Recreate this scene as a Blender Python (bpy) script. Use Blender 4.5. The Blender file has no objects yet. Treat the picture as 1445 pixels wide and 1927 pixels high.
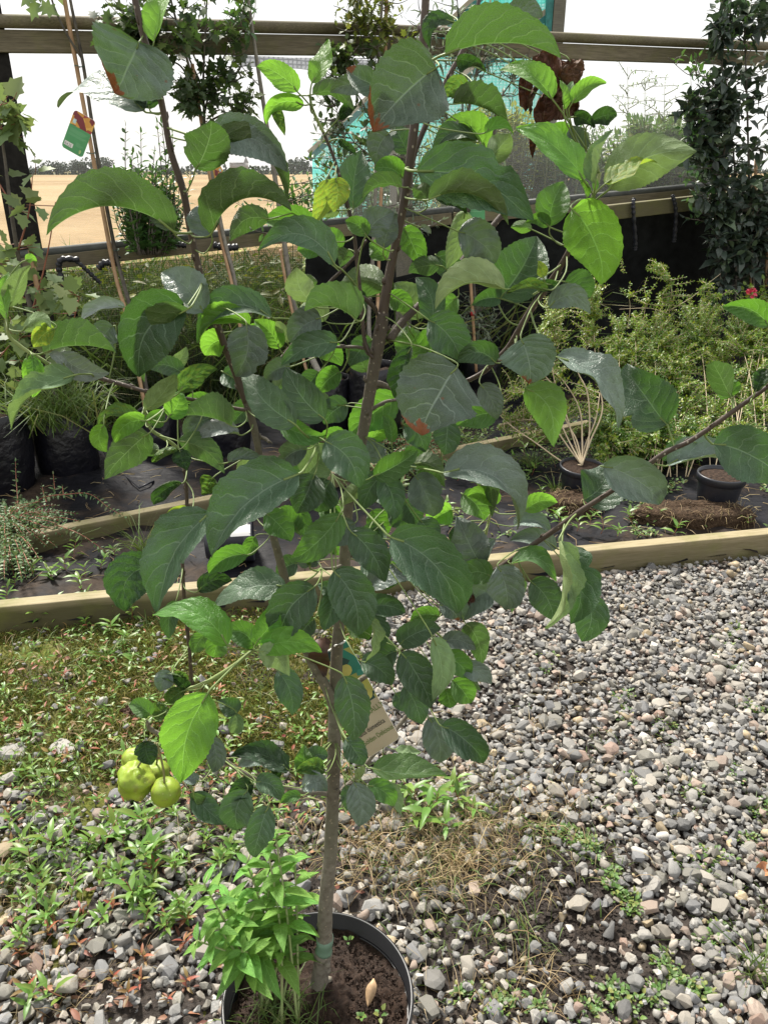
import bpy, bmesh, math, random
import numpy as np
from mathutils import Vector, Matrix, noise

SC = bpy.context.scene
COL = SC.collection
R = math.radians

# ------------------------------------------------------------------ camera, sky, sun, exposure
CAM_H, PITCH, FPX = 1.42, R(24.0), 1447.0
cam_data = bpy.data.cameras.new('camera')
cam_data.sensor_fit = 'VERTICAL'
cam_data.sensor_height = 24.0
cam_data.lens = 24.0 * FPX / 1927.0
cam_data.clip_start, cam_data.clip_end = 0.02, 3000.0
cam = bpy.data.objects.new('camera', cam_data)
COL.objects.link(cam)
cam.location = (0, 0, CAM_H)
cam.rotation_euler = (R(90) - PITCH, 0, 0)
SC.camera = cam

SUN_ELEV, SUN_AZ = R(52), R(-28)          # azimuth measured from +Y (ahead of the camera) towards +X
world = bpy.data.worlds.new('World')
SC.world = world
world.use_nodes = True
wt = world.node_tree
wn, wl = wt.nodes, wt.links
bg = wn['Background']
sky = wn.new('ShaderNodeTexSky')
sky.sky_type = 'NISHITA'
sky.sun_disc = False
sky.sun_elevation = SUN_ELEV
sky.sun_rotation = SUN_AZ
sky.air_density, sky.dust_density, sky.ozone_density = 1.0, 3.0, 1.0
tc = wn.new('ShaderNodeTexCoord')
cl = wn.new('ShaderNodeTexNoise')
cl.inputs['Scale'].default_value = 2.2
cl.inputs['Detail'].default_value = 6
cr = wn.new('ShaderNodeMapRange')
cr.inputs['From Min'].default_value, cr.inputs['From Max'].default_value = 0.3, 0.62
cr.inputs['To Min'].default_value, cr.inputs['To Max'].default_value = 0.62, 0.95
mx = wn.new('ShaderNodeMix')
mx.data_type = 'RGBA'
mx.inputs['B'].default_value = (12.5, 12.4, 12.2, 1)      # bright thin cloud
wl.new(tc.outputs['Generated'], cl.inputs['Vector'])
wl.new(cl.outputs['Fac'], cr.inputs['Value'])
wl.new(cr.outputs['Result'], mx.inputs['Factor'])
wl.new(sky.outputs['Color'], mx.inputs['A'])
wl.new(mx.outputs['Result'], bg.inputs['Color'])
bg.inputs['Strength'].default_value = 0.052

sun_data = bpy.data.lights.new('sun', 'SUN')
sun_data.energy = 4.3
sun_data.angle = R(9)
sun_data.color = (1.0, 0.95, 0.86)
sun = bpy.data.objects.new('sun', sun_data)
COL.objects.link(sun)
sdir = Vector((math.sin(SUN_AZ) * math.cos(SUN_ELEV), math.cos(SUN_AZ) * math.cos(SUN_ELEV), math.sin(SUN_ELEV)))
sun.rotation_euler = sdir.to_track_quat('Z', 'Y').to_euler()

SC.view_settings.view_transform = 'Standard'
SC.view_settings.look = 'None'
SC.view_settings.exposure = 1.05
SC.view_settings.gamma = 1.0
SC.view_settings.use_curve_mapping = False
SC.render.engine = 'CYCLES'
SC.cycles.use_denoising = True
SC.cycles.max_bounces = 8
SC.cycles.transparent_max_bounces = 12
SC.cycles.sample_clamp_indirect = 6

# ------------------------------------------------------------------ places: where a sight line meets the ground, the fence, the tree
SP, CP = math.sin(PITCH), math.cos(PITCH)
def ray(px, py):
    dx, dy = (px - 722.5) / FPX, (963.5 - py) / FPX
    return Vector((dx, CP + dy * SP, -SP + dy * CP))
ORI = Vector((0, 0, CAM_H))
def G(px, py, z=0.0):
    d = ray(px, py); return ORI + d * ((z - CAM_H) / d.z)
def D(px, py, Y):
    d = ray(px, py); return ORI + d * (Y / d.y)
TY = 0.82
def T(px, py, off=0.0): return D(px, py, TY + off)
FA, FB = Vector((-2.06, 4.2, 0)), Vector((3.14, 6.4, 0))
FDIR = (FB - FA).normalized(); FN = Vector((FDIR.y, -FDIR.x, 0))        # FN points towards the camera
def F(px, py, fwd=0.0):
    d = ray(px, py); p0 = FA + FN * fwd
    return ORI + d * ((p0 - ORI).dot(FN) / d.dot(FN))

# ------------------------------------------------------------------ objects
def link(name, me, mats=None, parent=None, kind=None):
    o = bpy.data.objects.new(name, me)
    COL.objects.link(o)
    if mats is not None:
        for m in (mats if isinstance(mats, (list, tuple)) else [mats]): me.materials.append(m)
    if parent is not None: o.parent = parent
    if kind: o['kind'] = kind
    return o
def tag(o, label, cat, group=None):
    o['label'] = label; o['category'] = cat
    if group: o['group'] = group
    return o
def thing(name, label, cat, loc=(0, 0, 0), group=None):
    o = bpy.data.objects.new(name, None); COL.objects.link(o)
    o.empty_display_size = 0.05
    o.location = loc
    tag(o, label, cat, group)
    return o
def setparent(o, p):
    """parent keeping world coordinates for meshes that were built in world space"""
    o.parent = p
    o.matrix_parent_inverse = Matrix.Translation(-Vector(p.location))
    return o
def mesh(verts, faces, smooth=True):
    me = bpy.data.meshes.new('mesh')
    me.from_pydata([tuple(v) for v in verts], [], faces)
    if smooth: me.polygons.foreach_set('use_smooth', [True] * len(me.polygons))
    me.update()
    return me

class MB:
    """collects verts and faces of one mesh"""
    def __init__(s): s.v, s.f, s.mi, s.cur = [], [], [], 0
    def add(s, vs, fs):
        n = len(s.v); s.v.extend(vs); s.f.extend([tuple(i + n for i in f) for f in fs]); s.mi.extend([s.cur] * len(fs))
    def tube(s, pts, rad, seg=8, cap=True, jit=0.0, rng=None):
        pts = [Vector(p) for p in pts]; n0 = len(s.v); N = len(pts)
        if not hasattr(rad, '__len__'): rad = [rad] * N
        ref = None
        for i, p in enumerate(pts):
            t = (pts[min(i + 1, N - 1)] - pts[max(i - 1, 0)]).normalized()
            if ref is None:
                ref = t.cross(Vector((0, 0, 1)))
                if ref.length < 0.2: ref = t.cross(Vector((1, 0, 0)))
            a = (ref - t * ref.dot(t)).normalized(); ref = a; b = t.cross(a)
            for k in range(seg):
                th = 2 * math.pi * k / seg
                r = rad[i] * (1 + (rng.uniform(-jit, jit) if rng else 0))
                s.v.append(p + (a * math.cos(th) + b * math.sin(th)) * r)
        nf = 0
        for i in range(N - 1):
            for k in range(seg):
                k2 = (k + 1) % seg
                s.f.append((n0 + i * seg + k, n0 + i * seg + k2, n0 + (i + 1) * seg + k2, n0 + (i + 1) * seg + k)); nf += 1
        if cap:
            s.f.append(tuple(n0 + k for k in reversed(range(seg)))); s.f.append(tuple(n0 + (N - 1) * seg + k for k in range(seg))); nf += 2
        s.mi.extend([s.cur] * nf)
    def box(s, c, x, y, z):
        """centre and three half-axis vectors"""
        c, x, y, z = Vector(c), Vector(x), Vector(y), Vector(z)
        vs = [c + x * a + y * b + z * d for a in (-1, 1) for b in (-1, 1) for d in (-1, 1)]
        s.add(vs, [(0, 1, 3, 2), (4, 6, 7, 5), (0, 4, 5, 1), (2, 3, 7, 6), (0, 2, 6, 4), (1, 5, 7, 3)])
    def leaf(s, b, d, n, L, W, droop=0.15, fold=0.25):
        """small six-triangle leaf with a fold and a droop"""
        d = Vector(d).normalized(); n = Vector(n); c = d.cross(n)
        if c.length < 1e-4: c = d.orthogonal()
        c.normalize(); n = c.cross(d)
        h = W * 0.5
        m1 = b + d * (L * .33) ; m2 = b + d * (L * .7) - n * (droop * L * .35); t = b + d * L - n * (droop * L)
        up1, up2 = n * (fold * h), n * (fold * h * .8)
        s.add([b, m1, m2, t, m1 + c * h * .95 + up1, m1 - c * h * .95 + up1, m2 + c * h * .72 + up2, m2 - c * h * .72 + up2],
              [(0, 1, 4), (0, 5, 1), (1, 2, 6, 4), (1, 5, 7, 2), (2, 3, 6), (2, 7, 3)])
    MAPLE = [(0.0, .06), (-.10, .34), (.16, .36), (.30, .60), (.48, .34), (.70, .36), (.72, .22), (1.0, 0)]
    def lobed(s, b, d, n, L, fold=0.2, lobes=None):
        """maple or oak like lobed leaf"""
        d = Vector(d).normalized(); c = d.cross(Vector(n))
        if c.length < 1e-4: c = d.orthogonal()
        c.normalize(); n = c.cross(d)
        prof = lobes or [(0.0, 0.04), (-.05, .3), (.18, .24), (.22, .52), (.42, .26), (.62, .42), (.66, .16), (1.0, 0.0)]
        mid = [b + d * (L * k) - n * (0.12 * L * k * k) for k in (0.02, .2, .42, .66, 1.0)]
        vs = list(mid); fs = []
        for sg in (1, -1):
            base = len(vs)
            for (a, w) in prof[:-1]: vs.append(b + d * (L * a) + c * (sg * L * w) + n * (fold * L * w - .12 * L * a * a))
            i = base
            fl = [(0, i, i + 1), (0, i + 1, i + 2, 1), (1, i + 2, i + 3), (1, i + 3, i + 4, 2), (2, i + 4, i + 5, 3), (3, i + 5, i + 6), (3, i + 6, 4)]
            fs += fl if sg < 0 else [tuple(reversed(f)) for f in fl]
        s.add(vs, fs)
    def blade(s, b, d, L, w, bend, rng):
        d = Vector(d).normalized(); side = d.cross(Vector((rng.uniform(-1, 1), rng.uniform(-1, 1), .2))).normalized()
        h = Vector((d.x, d.y, 0)); 
        if h.length < .05: h = Vector((rng.uniform(-1, 1), rng.uniform(-1, 1), 0))
        h.normalize()
        p = [b, b + d * L * .4 + h * bend * L * .1, b + d * L * .75 + h * bend * L * .35, b + d * L * .95 + h * bend * L * .75 - Vector((0, 0, bend * L * .2))]
        s.add([p[0] - side * w * .5, p[0] + side * w * .5, p[1] - side * w * .5, p[1] + side * w * .5, p[2] - side * w * .36, p[2] + side * w * .36, p[3]],
              [(0, 1, 3, 2), (2, 3, 5, 4), (4, 5, 6)])
    def mesh(s, smooth=True):
        me = mesh(s.v, s.f, smooth)
        if any(s.mi): me.polygons.foreach_set('material_index', s.mi)
        return me
    def build(s, name, mats, parent=None, smooth=True, kind=None, world=True):
        o = link(name, s.mesh(smooth), mats, None, kind)
        if parent is not None:
            if world: setparent(o, parent)
            else: o.parent = parent
        return o

def catmull(pts, n=6):
    """smooth a polyline of equal-length tuples"""
    P = [np.array(p, float) for p in pts]
    out = []
    for i in range(len(P) - 1):
        p0, p1, p2, p3 = P[max(i - 1, 0)], P[i], P[i + 1], P[min(i + 2, len(P) - 1)]
        for k in range(n):
            t = k / n
            out.append(0.5 * (2 * p1 + (p2 - p0) * t + (2 * p0 - 5 * p1 + 4 * p2 - p3) * t * t + (3 * p1 - p0 - 3 * p2 + p3) * t ** 3))
    out.append(P[-1])
    return out
def rdir(rng, zmin=-1.0, zmax=1.0):
    z = rng.uniform(zmin, zmax); a = rng.uniform(0, 2 * math.pi); r = math.sqrt(max(0, 1 - z * z))
    return Vector((r * math.cos(a), r * math.sin(a), z))

# ------------------------------------------------------------------ materials
class NT:
    def __init__(s, name):
        s.m = bpy.data.materials.new(name); s.m.use_nodes = True
        s.t = s.m.node_tree; s.n = s.t.nodes; s.l = s.t.links
        s.bsdf = s.n['Principled BSDF']; s.out = s.n['Material Output']
    def new(s, typ, **kw):
        x = s.n.new('ShaderNode' + typ)
        for k, v in kw.items(): setattr(x, k, v)
        return x
    def set(s, sock, v):
        if isinstance(v, bpy.types.NodeSocket): s.l.new(v, sock)
        elif isinstance(v, (tuple, list)) and len(v) == 3 and sock.type == 'RGBA': sock.default_value = (*v, 1)
        else: sock.default_value = v
    def math(s, op, a, b=0.0, c=0.0, clamp=False):
        x = s.new('Math', operation=op, use_clamp=clamp)
        for i, v in enumerate((a, b, c)): s.set(x.inputs[i], v)
        return x.outputs[0]
    def mr(s, v, a, b, c=0.0, d=1.0, smooth=False):
        x = s.new('MapRange')
        if smooth: x.interpolation_type = 'SMOOTHSTEP'
        s.set(x.inputs['Value'], v)
        for k, q in zip(('From Min', 'From Max', 'To Min', 'To Max'), (a, b, c, d)): x.inputs[k].default_value = q
        return x.outputs['Result']
    def mix(s, f, a, b, typ='MIX'):
        x = s.new('Mix', data_type='RGBA', blend_type=typ)
        s.set(x.inputs['Factor'], f); s.set(x.inputs['A'], a); s.set(x.inputs['B'], b)
        return x.outputs['Result']
    def noise(s, scale, detail=4, vec=None, rough=.5, out='Fac', dist=0.0):
        x = s.new('TexNoise'); x.inputs['Scale'].default_value = scale; x.inputs['Detail'].default_value = detail
        x.inputs['Roughness'].default_value = rough; x.inputs['Distortion'].default_value = dist
        if vec is not None: s.l.new(vec, x.inputs['Vector'])
        return x.outputs[out]
    def voro(s, scale, feature='F1', vec=None, out='Distance'):
        x = s.new('TexVoronoi', feature=feature); x.inputs['Scale'].default_value = scale
        if vec is not None: s.l.new(vec, x.inputs['Vector'])
        return x.outputs[out]
    def ramp(s, fac, stops, interp='LINEAR'):
        x = s.new('ValToRGB'); cr = x.color_ramp; cr.interpolation = interp
        while len(cr.elements) > 1: cr.elements.remove(cr.elements[-1])
        cr.elements[0].position = stops[0][0]; cr.elements[0].color = (*stops[0][1], 1)
        for p, c in stops[1:]:
            e = cr.elements.new(p); e.color = (*c, 1)
        s.set(x.inputs['Fac'], fac); return x.outputs['Color']
    def obj(s): return s.new('TexCoord').outputs['Object']
    def scale(s, vec, xyz):
        x = s.new('Mapping'); x.inputs['Scale'].default_value = xyz; s.l.new(vec, x.inputs['Vector']); return x.outputs['Vector']
    def bump(s, h, dist=0.002, strength=1.0, normal=None):
        x = s.new('Bump'); x.inputs['Distance'].default_value = dist; x.inputs['Strength'].default_value = strength
        s.l.new(h, x.inputs['Height'])
        if normal is not None: s.l.new(normal, x.inputs['Normal'])
        return x.outputs['Normal']
    def p(s, **kw):
        names = {'color': 'Base Color', 'rough': 'Roughness', 'normal': 'Normal', 'spec': 'Specular IOR Level', 'metal': 'Metallic', 'sheen': 'Sheen Weight'}
        for k, v in kw.items(): s.set(s.bsdf.inputs[names[k]], v)
        return s
    def translucent(s, color, fac, normal=None):
        tr = s.new('BsdfTranslucent'); s.set(tr.inputs['Color'], color)
        if normal is not None: s.l.new(normal, tr.inputs['Normal'])
        mxs = s.new('MixShader'); s.set(mxs.inputs[0], fac)
        s.l.new(s.bsdf.outputs[0], mxs.inputs[1]); s.l.new(tr.outputs[0], mxs.inputs[2]); s.l.new(mxs.outputs[0], s.out.inputs['Surface'])

def simple(name, col, rough=.6, var=.25, nscale=30, spec=.5, bump=0.0, bscale=60, bdist=.002):
    k = NT(name); o = k.obj()
    n = k.noise(nscale, 5, o)
    c = k.mix(k.mr(n, .3, .7), tuple(x * (1 - var) for x in col), tuple(min(1, x * (1 + var)) for x in col))
    k.p(color=c, rough=rough, spec=spec)
    if bump: k.p(normal=k.bump(k.noise(bscale, 5, o), bdist, bump))
    return k.m

def leafmat(name, up, low, trans, tfac=.3, rough=.42, vein=.62, veincol=None, brown=0.0, spots=0.0, yellow=0.0, quilt=.5, spec=.5):
    """apple leaf: net of veins and quilted relief laid out in the leaf's own u, v"""
    k = NT(name)
    uv = k.new('UVMap').outputs['UV']
    sx = k.new('SeparateXYZ'); k.l.new(uv, sx.inputs[0])
    u, v = sx.outputs[0], sx.outputs[1]
    rnd = k.new('ObjectInfo').outputs['Random']
    off = k.new('VectorMath', operation='ADD'); k.l.new(uv, off.inputs[0])
    cmb = k.new('CombineXYZ'); k.l.new(k.math('MULTIPLY', rnd, 37.0), cmb.inputs[0]); k.l.new(k.math('MULTIPLY', rnd, 91.0), cmb.inputs[1])
    k.l.new(cmb.outputs[0], off.inputs[1]); ruv = off.outputs[0]
    wob = k.math('MULTIPLY', k.math('SUBTRACT', k.noise(4, 2, ruv), .5), .17)
    a = k.math('SUBTRACT', u, .5)
    x = k.math('MULTIPLY', k.math('ABSOLUTE', a), 2.0)
    side = k.math('GREATER_THAN', a, 0.0)
    ph = k.math('SUBTRACT', k.math('ADD', v, wob), k.math('MULTIPLY', k.math('POWER', x, 1.25), k.mr(k.math('FRACT', k.math('MULTIPLY', rnd, 3.1)), 0, 1, .17, .34)))
    ph = k.math('ADD', k.math('MULTIPLY', ph, k.mr(k.math('FRACT', k.math('MULTIPLY', rnd, 5.7)), 0, 1, 5.2, 7.4)), k.math('MULTIPLY', side, .5))
    fr = k.math('ABSOLUTE', k.math('SUBTRACT', k.math('FRACT', ph), .5))
    lat = k.math('MULTIPLY', k.mr(fr, .055, .015, 0, 1, True), k.mr(x, .95, .5, .25, 1))
    mid = k.mr(x, .040, .012, 0, 1, True)
    vm = k.math('MAXIMUM', mid, k.math('MULTIPLY', lat, .8))
    ret = k.voro(26, 'DISTANCE_TO_EDGE', k.scale(ruv, (1.0, 1.5, 1)))
    retm = k.mr(ret, .07, .0, 0, .28)
    vm2 = k.math('MAXIMUM', vm, retm)
    nz = k.noise(5, 5, ruv); fine = k.noise(60, 3, ruv)
    geo = k.new('NewGeometry')
    back = geo.outputs['Backfacing']
    hv = k.new('HueSaturation'); k.set(hv.inputs['Color'], k.mix(back, up, low))
    k.set(hv.inputs['Value'], k.math('MULTIPLY', k.mr(rnd, 0, 1, .70, 1.38), k.mr(nz, .3, .7, .75, 1.25)))
    k.set(hv.inputs['Hue'], k.mr(k.math('FRACT', k.math('MULTIPLY', rnd, 7.3)), 0, 1, .475, .512))
    col = hv.outputs['Color']
    vc = veincol or tuple(min(1, c * 1.8 + .13) for c in up)
    col = k.mix(k.math('MULTIPLY', vm2, vein), col, vc)
    tcol = k.mix(k.math('MULTIPLY', vm2, .6), trans, tuple(min(1, c * 1.5 + .10) for c in trans))
    if yellow:
        ym = k.mr(k.noise(9, 4, ruv), .5, .62, 0, yellow)
        col = k.mix(ym, col, (.30, .31, .03)); tcol = k.mix(ym, tcol, (.48, .48, .04))
    if spots:
        sp = k.mr(k.voro(4.2, 'F1', ruv), .10, .06, 0, spots, True)
        col = k.mix(sp, col, (.17, .06, .02)); tcol = k.mix(sp, tcol, (.12, .05, .01))
    if brown:
        bm = k.mr(k.math('ADD', v, k.math('ADD', k.math('MULTIPLY', k.math('SUBTRACT', k.noise(6, 4, ruv), .5), .5), k.math('MULTIPLY', a, .15))), brown, brown + .035, 0, 1, True)
        bc = k.mix(k.noise(40, 3, ruv), (.30, .11, .045), (.16, .055, .02))
        col = k.mix(bm, col, bc); tcol = k.mix(bm, tcol, (.12, .04, .01))
    h = k.math('ADD', k.math('MULTIPLY', k.math('POWER', k.math('SUBTRACT', 1.0, k.math('MULTIPLY', fr, 2.0)), 2.0), -0.0), k.math('MULTIPLY', k.math('POWER', k.math('MULTIPLY', fr, 2.0), .5), .9))
    h = k.math('ADD', h, k.math('MULTIPLY', mid, -.8))
    h = k.math('ADD', h, k.math('MULTIPLY', k.mr(ret, 0, .12), .35))
    h = k.math('ADD', h, k.math('MULTIPLY', nz, 1.0))
    h = k.math('ADD', h, k.math('MULTIPLY', fine, .12))
    nm = k.bump(h, .0030, quilt)
    k.p(color=col, rough=k.mr(fine, .2, .8, rough - .06, rough + .12), normal=nm, spec=spec)
    k.translucent(tcol, tfac, nm)
    return k.m

def bgleaf(name, col, trans, tfac=.3, rough=.45, var=.35, col2=None, f2=.3):
    """small far leaf: tone varies leaf by leaf"""
    k = NT(name)
    g = k.new('NewGeometry'); rnd = g.outputs['Random Per Island']
    orr = k.new('ObjectInfo').outputs['Random']
    r2 = k.math('FRACT', k.math('ADD', rnd, orr))
    c = k.mix(k.mr(k.math('FRACT', k.math('MULTIPLY', r2, 13.7)), 1 - f2, 1.0 - f2 + .05), col, col2 or tuple(x * 1.5 for x in col))
    hv = k.new('HueSaturation'); k.set(hv.inputs['Color'], c)
    k.set(hv.inputs['Value'], k.mr(r2, 0, 1, 1 - var, 1 + var)); k.set(hv.inputs['Hue'], k.mr(k.math('FRACT', k.math('MULTIPLY', r2, 5.1)), 0, 1, .48, .515))
    hc = hv.outputs['Color']
    hc = k.mix(k.mr(k.noise(35, 3, k.obj()), .35, .7, 0, .35), hc, tuple(min(1, x * 1.5 + .01) for x in col))
    k.p(color=hc, rough=rough)
    k.translucent(k.mix(.5, trans, hc), tfac)
    return k.m

def wood(name, c1, c2, moss=0.0, axis=None, rough=.75, gs=1.0):
    k = NT(name); o = k.obj()
    g = k.noise(9, 6, k.scale(o, (1.2 * gs, 22 * gs, 22 * gs)), .6)
    g2 = k.noise(3, 4, o)
    col = k.mix(k.mr(g, .3, .7), c1, c2)
    col = k.mix(k.mr(g2, .4, .75, 0, .5), col, tuple(x * .55 for x in c1))
    kn = k.mr(k.voro(1.4, 'F1', k.scale(o, (1, 3, 3))), .10, .05, 0, .7, True)
    col = k.mix(kn, col, tuple(x * .35 for x in c1))
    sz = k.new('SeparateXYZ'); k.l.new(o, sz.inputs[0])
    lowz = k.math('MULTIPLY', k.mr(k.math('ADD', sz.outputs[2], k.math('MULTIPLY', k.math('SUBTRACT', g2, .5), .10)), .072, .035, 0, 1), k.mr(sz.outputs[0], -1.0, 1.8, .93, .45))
    col = k.mix(lowz, col, (.065, .060, .026)) if moss > .4 else col        # algae, with the front face's shade painted in, from the top edge down
    if moss:
        col = k.mix(k.mr(k.noise(7, 6, o, .65), .48, .68, 0, moss), col, (.13, .14, .03))
    k.p(color=col, rough=rough, spec=.25, normal=k.bump(g, .0015, .6))
    return k.m
# ================================================================== SETTING
rng = random.Random(7)

# ---- ground, field, far trees
k = NT('soil'); o = k.obj()
n1, n2 = k.noise(3.0, 6, o, .6), k.noise(60, 5, o, .7)
c = k.mix(k.mr(n2, .3, .7), (.045, .032, .02), (.11, .085, .055))
moss = k.mix(k.mr(k.noise(90, 4, o), .3, .7), (.055, .075, .012), (.12, .12, .02))
c = k.mix(k.mr(n1, .42, .56), c, moss)
k.p(color=c, rough=.9, spec=.2, normal=k.bump(n2, .006, 1.0)); M_SOIL = k.m
k = NT('field_stubble'); o = k.obj()
n1, n2, n3 = k.noise(.06, 4, o), k.noise(1.1, 6, k.scale(o, (1, 3, 1)), .7), k.noise(7, 4, o, .7)
c = k.mix(k.mr(n2, .3, .7), (.17, .105, .045), (.31, .21, .105))
c = k.mix(k.mr(n3, .35, .7, 0, .6), c, (.12, .09, .035)); c = k.mix(k.mr(n1, .4, .6, 0, .35), c, (.45, .35, .2))
k.p(color=c, rough=.9, spec=.1); M_FIELD = k.m
k = NT('verge_earth'); o = k.obj()
k.p(color=k.mix(k.noise(9, 5, o), (.05, .06, .015), (.16, .12, .05)), rough=.95, spec=.1); M_VERGE = k.m

def sheet(name, pts, mat, kind='structure', parent=None):
    return link(name, mesh(pts, [tuple(range(len(pts)))], False), mat, parent, kind)
def grid_sheet(name, x0, x1, y0, y1, nx, ny, zf, mat, kind, keep=None):
    vs = []; 
    for j in range(ny + 1):
        for i in range(nx + 1):
            x, y = x0 + (x1 - x0) * i / nx, y0 + (y1 - y0) * j / ny
            vs.append((x, y, zf(x, y)))
    fs = []
    for j in range(ny):
        for i in range(nx):
            if keep is None or keep(x0 + (x1 - x0) * (i + .5) / nx, y0 + (y1 - y0) * (j + .5) / ny):
                a = j * (nx + 1) + i; fs.append((a, a + 1, a + nx + 2, a + nx + 1))
    return link(name, mesh(vs, fs), mat, None, kind)

sheet('ground', [(-900, -60, -.02), (900, -60, -.02), (900, 900, -.02), (-900, 900, -.02)], M_VERGE)
def yard_z(x, y):
    return .012 * (noise.noise(Vector((x * 2.1, y * 2.1, 3))) ) + .004 * noise.noise(Vector((x * 14, y * 14, 1)))
yard = grid_sheet('yard_ground', -3.2, 3.8, -.6, 7.2, 150, 150, yard_z, M_SOIL, 'structure',
                  lambda x, y: (Vector((x, y, 0)) - FA).dot(FN) > -.35)
sheet('field', [(-420, 7.6, 0), (500, 10.5, 0), (600, 300, 1.0), (-600, 300, -1.0)], M_FIELD)

M_FARLEAF = bgleaf('far_tree_leaf', (.035, .055, .035), (.03, .05, .02), .1, .8, .3)
M_FARBARK = simple('far_bark', (.06, .05, .04), .9)
def far_tree(cx, wpx, top, Y, label, name='field_tree', base=332, n=260, seed=1):
    rr = random.Random(seed)
    b = D(cx, base, Y); t = D(cx, top, Y); H = t.z - b.z
    W = wpx / FPX * Y
    th = thing(name, label, 'tree', (b.x, Y, b.z), 'trees along the far edge of the field')
    m = MB(); m.tube([(b.x, Y, b.z), (b.x + .1, Y, b.z + H * .5)], [H * .035, H * .02], 6); m.build('trunk', M_FARBARK, th)
    m = MB()
    blobs = [(rr.uniform(-.36, .36) * W, rr.uniform(-.3, .3) * W, rr.uniform(.35, .78) * H, rr.uniform(.16, .27)) for _ in range(9)] + [(0, 0, .74 * H, .26)]
    for i in range(n * 3):
        x, y, z, r = rr.choice(blobs)
        d = rdir(rr) * rr.uniform(.75, 1.05)
        p = Vector((b.x + x + d.x * r * W, Y + y + d.y * r * W, max(b.z + .3, b.z + z + d.z * r * H)))
        m.leaf(p, rdir(rr), rdir(rr), H * .13, H * .10)
    o = m.build('crown', M_FARLEAF, th, kind='stuff')
far_tree(78, 34, 312, 250, 'low rounded far tree at the left end of the treeline by the black post', seed=2)
far_tree(108, 50, 303, 252, 'broad far tree beyond the stubble, left of the hanging green label', seed=3)
far_tree(150, 25, 302, 250, 'narrow dark far tree under the hanging green label', seed=4)
far_tree(189, 50, 295, 254, 'tallest domed far tree just right of the leaning bamboo cane', seed=5)
far_tree(562, 42, 298, 250, 'lone dark far tree beside the turquoise netting', seed=6)
far_tree(640, 60, 300, 260, 'far tree behind the middle of the turquoise netting', seed=8)
far_tree(320, 40, 309, 262, 'small far tree behind the upright privet stems', seed=9)
m = MB()
rr = random.Random(31)
for i in range(2600):
    px = rr.uniform(-60, 1500); q = D(px, 331, 262)
    m.leaf(Vector((q.x, 262 + rr.uniform(-1, 1), rr.uniform(-.5, 1.9 + 1.1 * noise.noise(Vector((px * .02, 0, 0)))))), rdir(rr), rdir(rr), 1.3, 1.1)
h = m.build('distant_hedge', M_FARLEAF, None, kind='stuff'); tag(h, 'low dark hedge line along the far edge of the stubble field', 'hedge')
M_SLATE = simple('barn_roof', (.16, .17, .19), .7); M_PALE = simple('pale_wall', (.55, .55, .55), .8)
def barn(cx, base, w, hgt, Y, label, wallm, roofm):
    b = D(cx, base, Y); W = w / FPX * Y * .5; H = hgt / FPX * Y
    th = thing('farm_building', label, 'building', tuple(b), 'farm buildings beyond the field')
    m = MB(); m.box((b.x, b.y + 4, b.z + H * .25), (W, 0, 0), (0, 4, 0), (0, 0, H * .25)); m.build('wall', wallm, th)
    m = MB(); z0, z1 = b.z + H * .5, b.z + H; W *= 1.06
    v = [(b.x - W, b.y - .3, z0), (b.x + W, b.y - .3, z0), (b.x + W, b.y + 8.3, z0), (b.x - W, b.y + 8.3, z0), (b.x - W, b.y + 4, z1), (b.x + W, b.y + 4, z1)]
    m.add([Vector(q) for q in v], [(0, 1, 5, 4), (2, 3, 4, 5), (0, 4, 3), (1, 2, 5), (0, 3, 2, 1)]); m.build('roof', roofm, th, smooth=False)
barn(230, 326, 26, 14, 240, 'small grey farmhouse with slate roof among the far trees', M_SLATE, M_SLATE)
barn(446, 318, 24, 20, 230, 'pale roofed barn beyond the field, right of the red and green label', simple('grey_wall', (.30, .30, .31), .8), M_SLATE)

# ---- fence: posts, rails, netting
M_RAIL = wood('weathered_rail', (.10, .085, .055), (.22, .19, .13), .3)
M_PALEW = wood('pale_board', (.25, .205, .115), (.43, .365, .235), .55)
M_BEAM = wood('pale_beam', (.22, .19, .115), (.40, .36, .24), .45)
M_DARKW = simple('wrapped_post', (.014, .013, .012), .85, .4, 40, .2, .6, 90)
M_POSTW = wood('grey_post', (.10, .095, .08), (.2, .185, .15), .2)
M_BATTEN = simple('net_batten', (.05, .055, .05), .6, .3, 20)

def frame_box(m, a, b, h, depth):
    """bar from a to b (points on the top front edge), h tall, depth away from the camera"""
    a, b = Vector(a), Vector(b); ax = (b - a); up = Vector((0, 0, 1)); dn = ax.cross(up).normalized()
    if dn.y > 0: dn = -dn
    c = (a + b) / 2 - up * h * .5 - dn * depth * .5
    m.box(c, ax * .5, dn * depth * .5, up * h * .5)
def bar(name, a, b, h, depth, mat, parent=None):
    a, b = Vector(a), Vector(b); L = (b - a).length
    m = MB(); m.box((0, 0, 0), (L / 2, 0, 0), (0, depth / 2, 0), (0, 0, h / 2))
    o = m.build(name, mat, None, smooth=False)
    ax = (b - a).normalized(); up = Vector((0, 0, 1)); dn = ax.cross(up).normalized()
    if dn.y > 0: dn = -dn
    upv = dn.cross(ax).normalized()
    if upv.z < 0: upv = -upv
    rot = Matrix((ax, -dn, upv)).transposed()
    o.matrix_world = Matrix.Translation((a + b) / 2 - upv * h * .5 - dn * depth * .5) @ rot.to_4x4()
    bv = o.modifiers.new('bevel', 'BEVEL'); bv.width = min(h, depth) * .07; bv.segments = 2
    if parent is not None:
        o.parent = parent; o.matrix_parent_inverse = Matrix.Translation(-Vector(parent.location))
    return o

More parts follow.
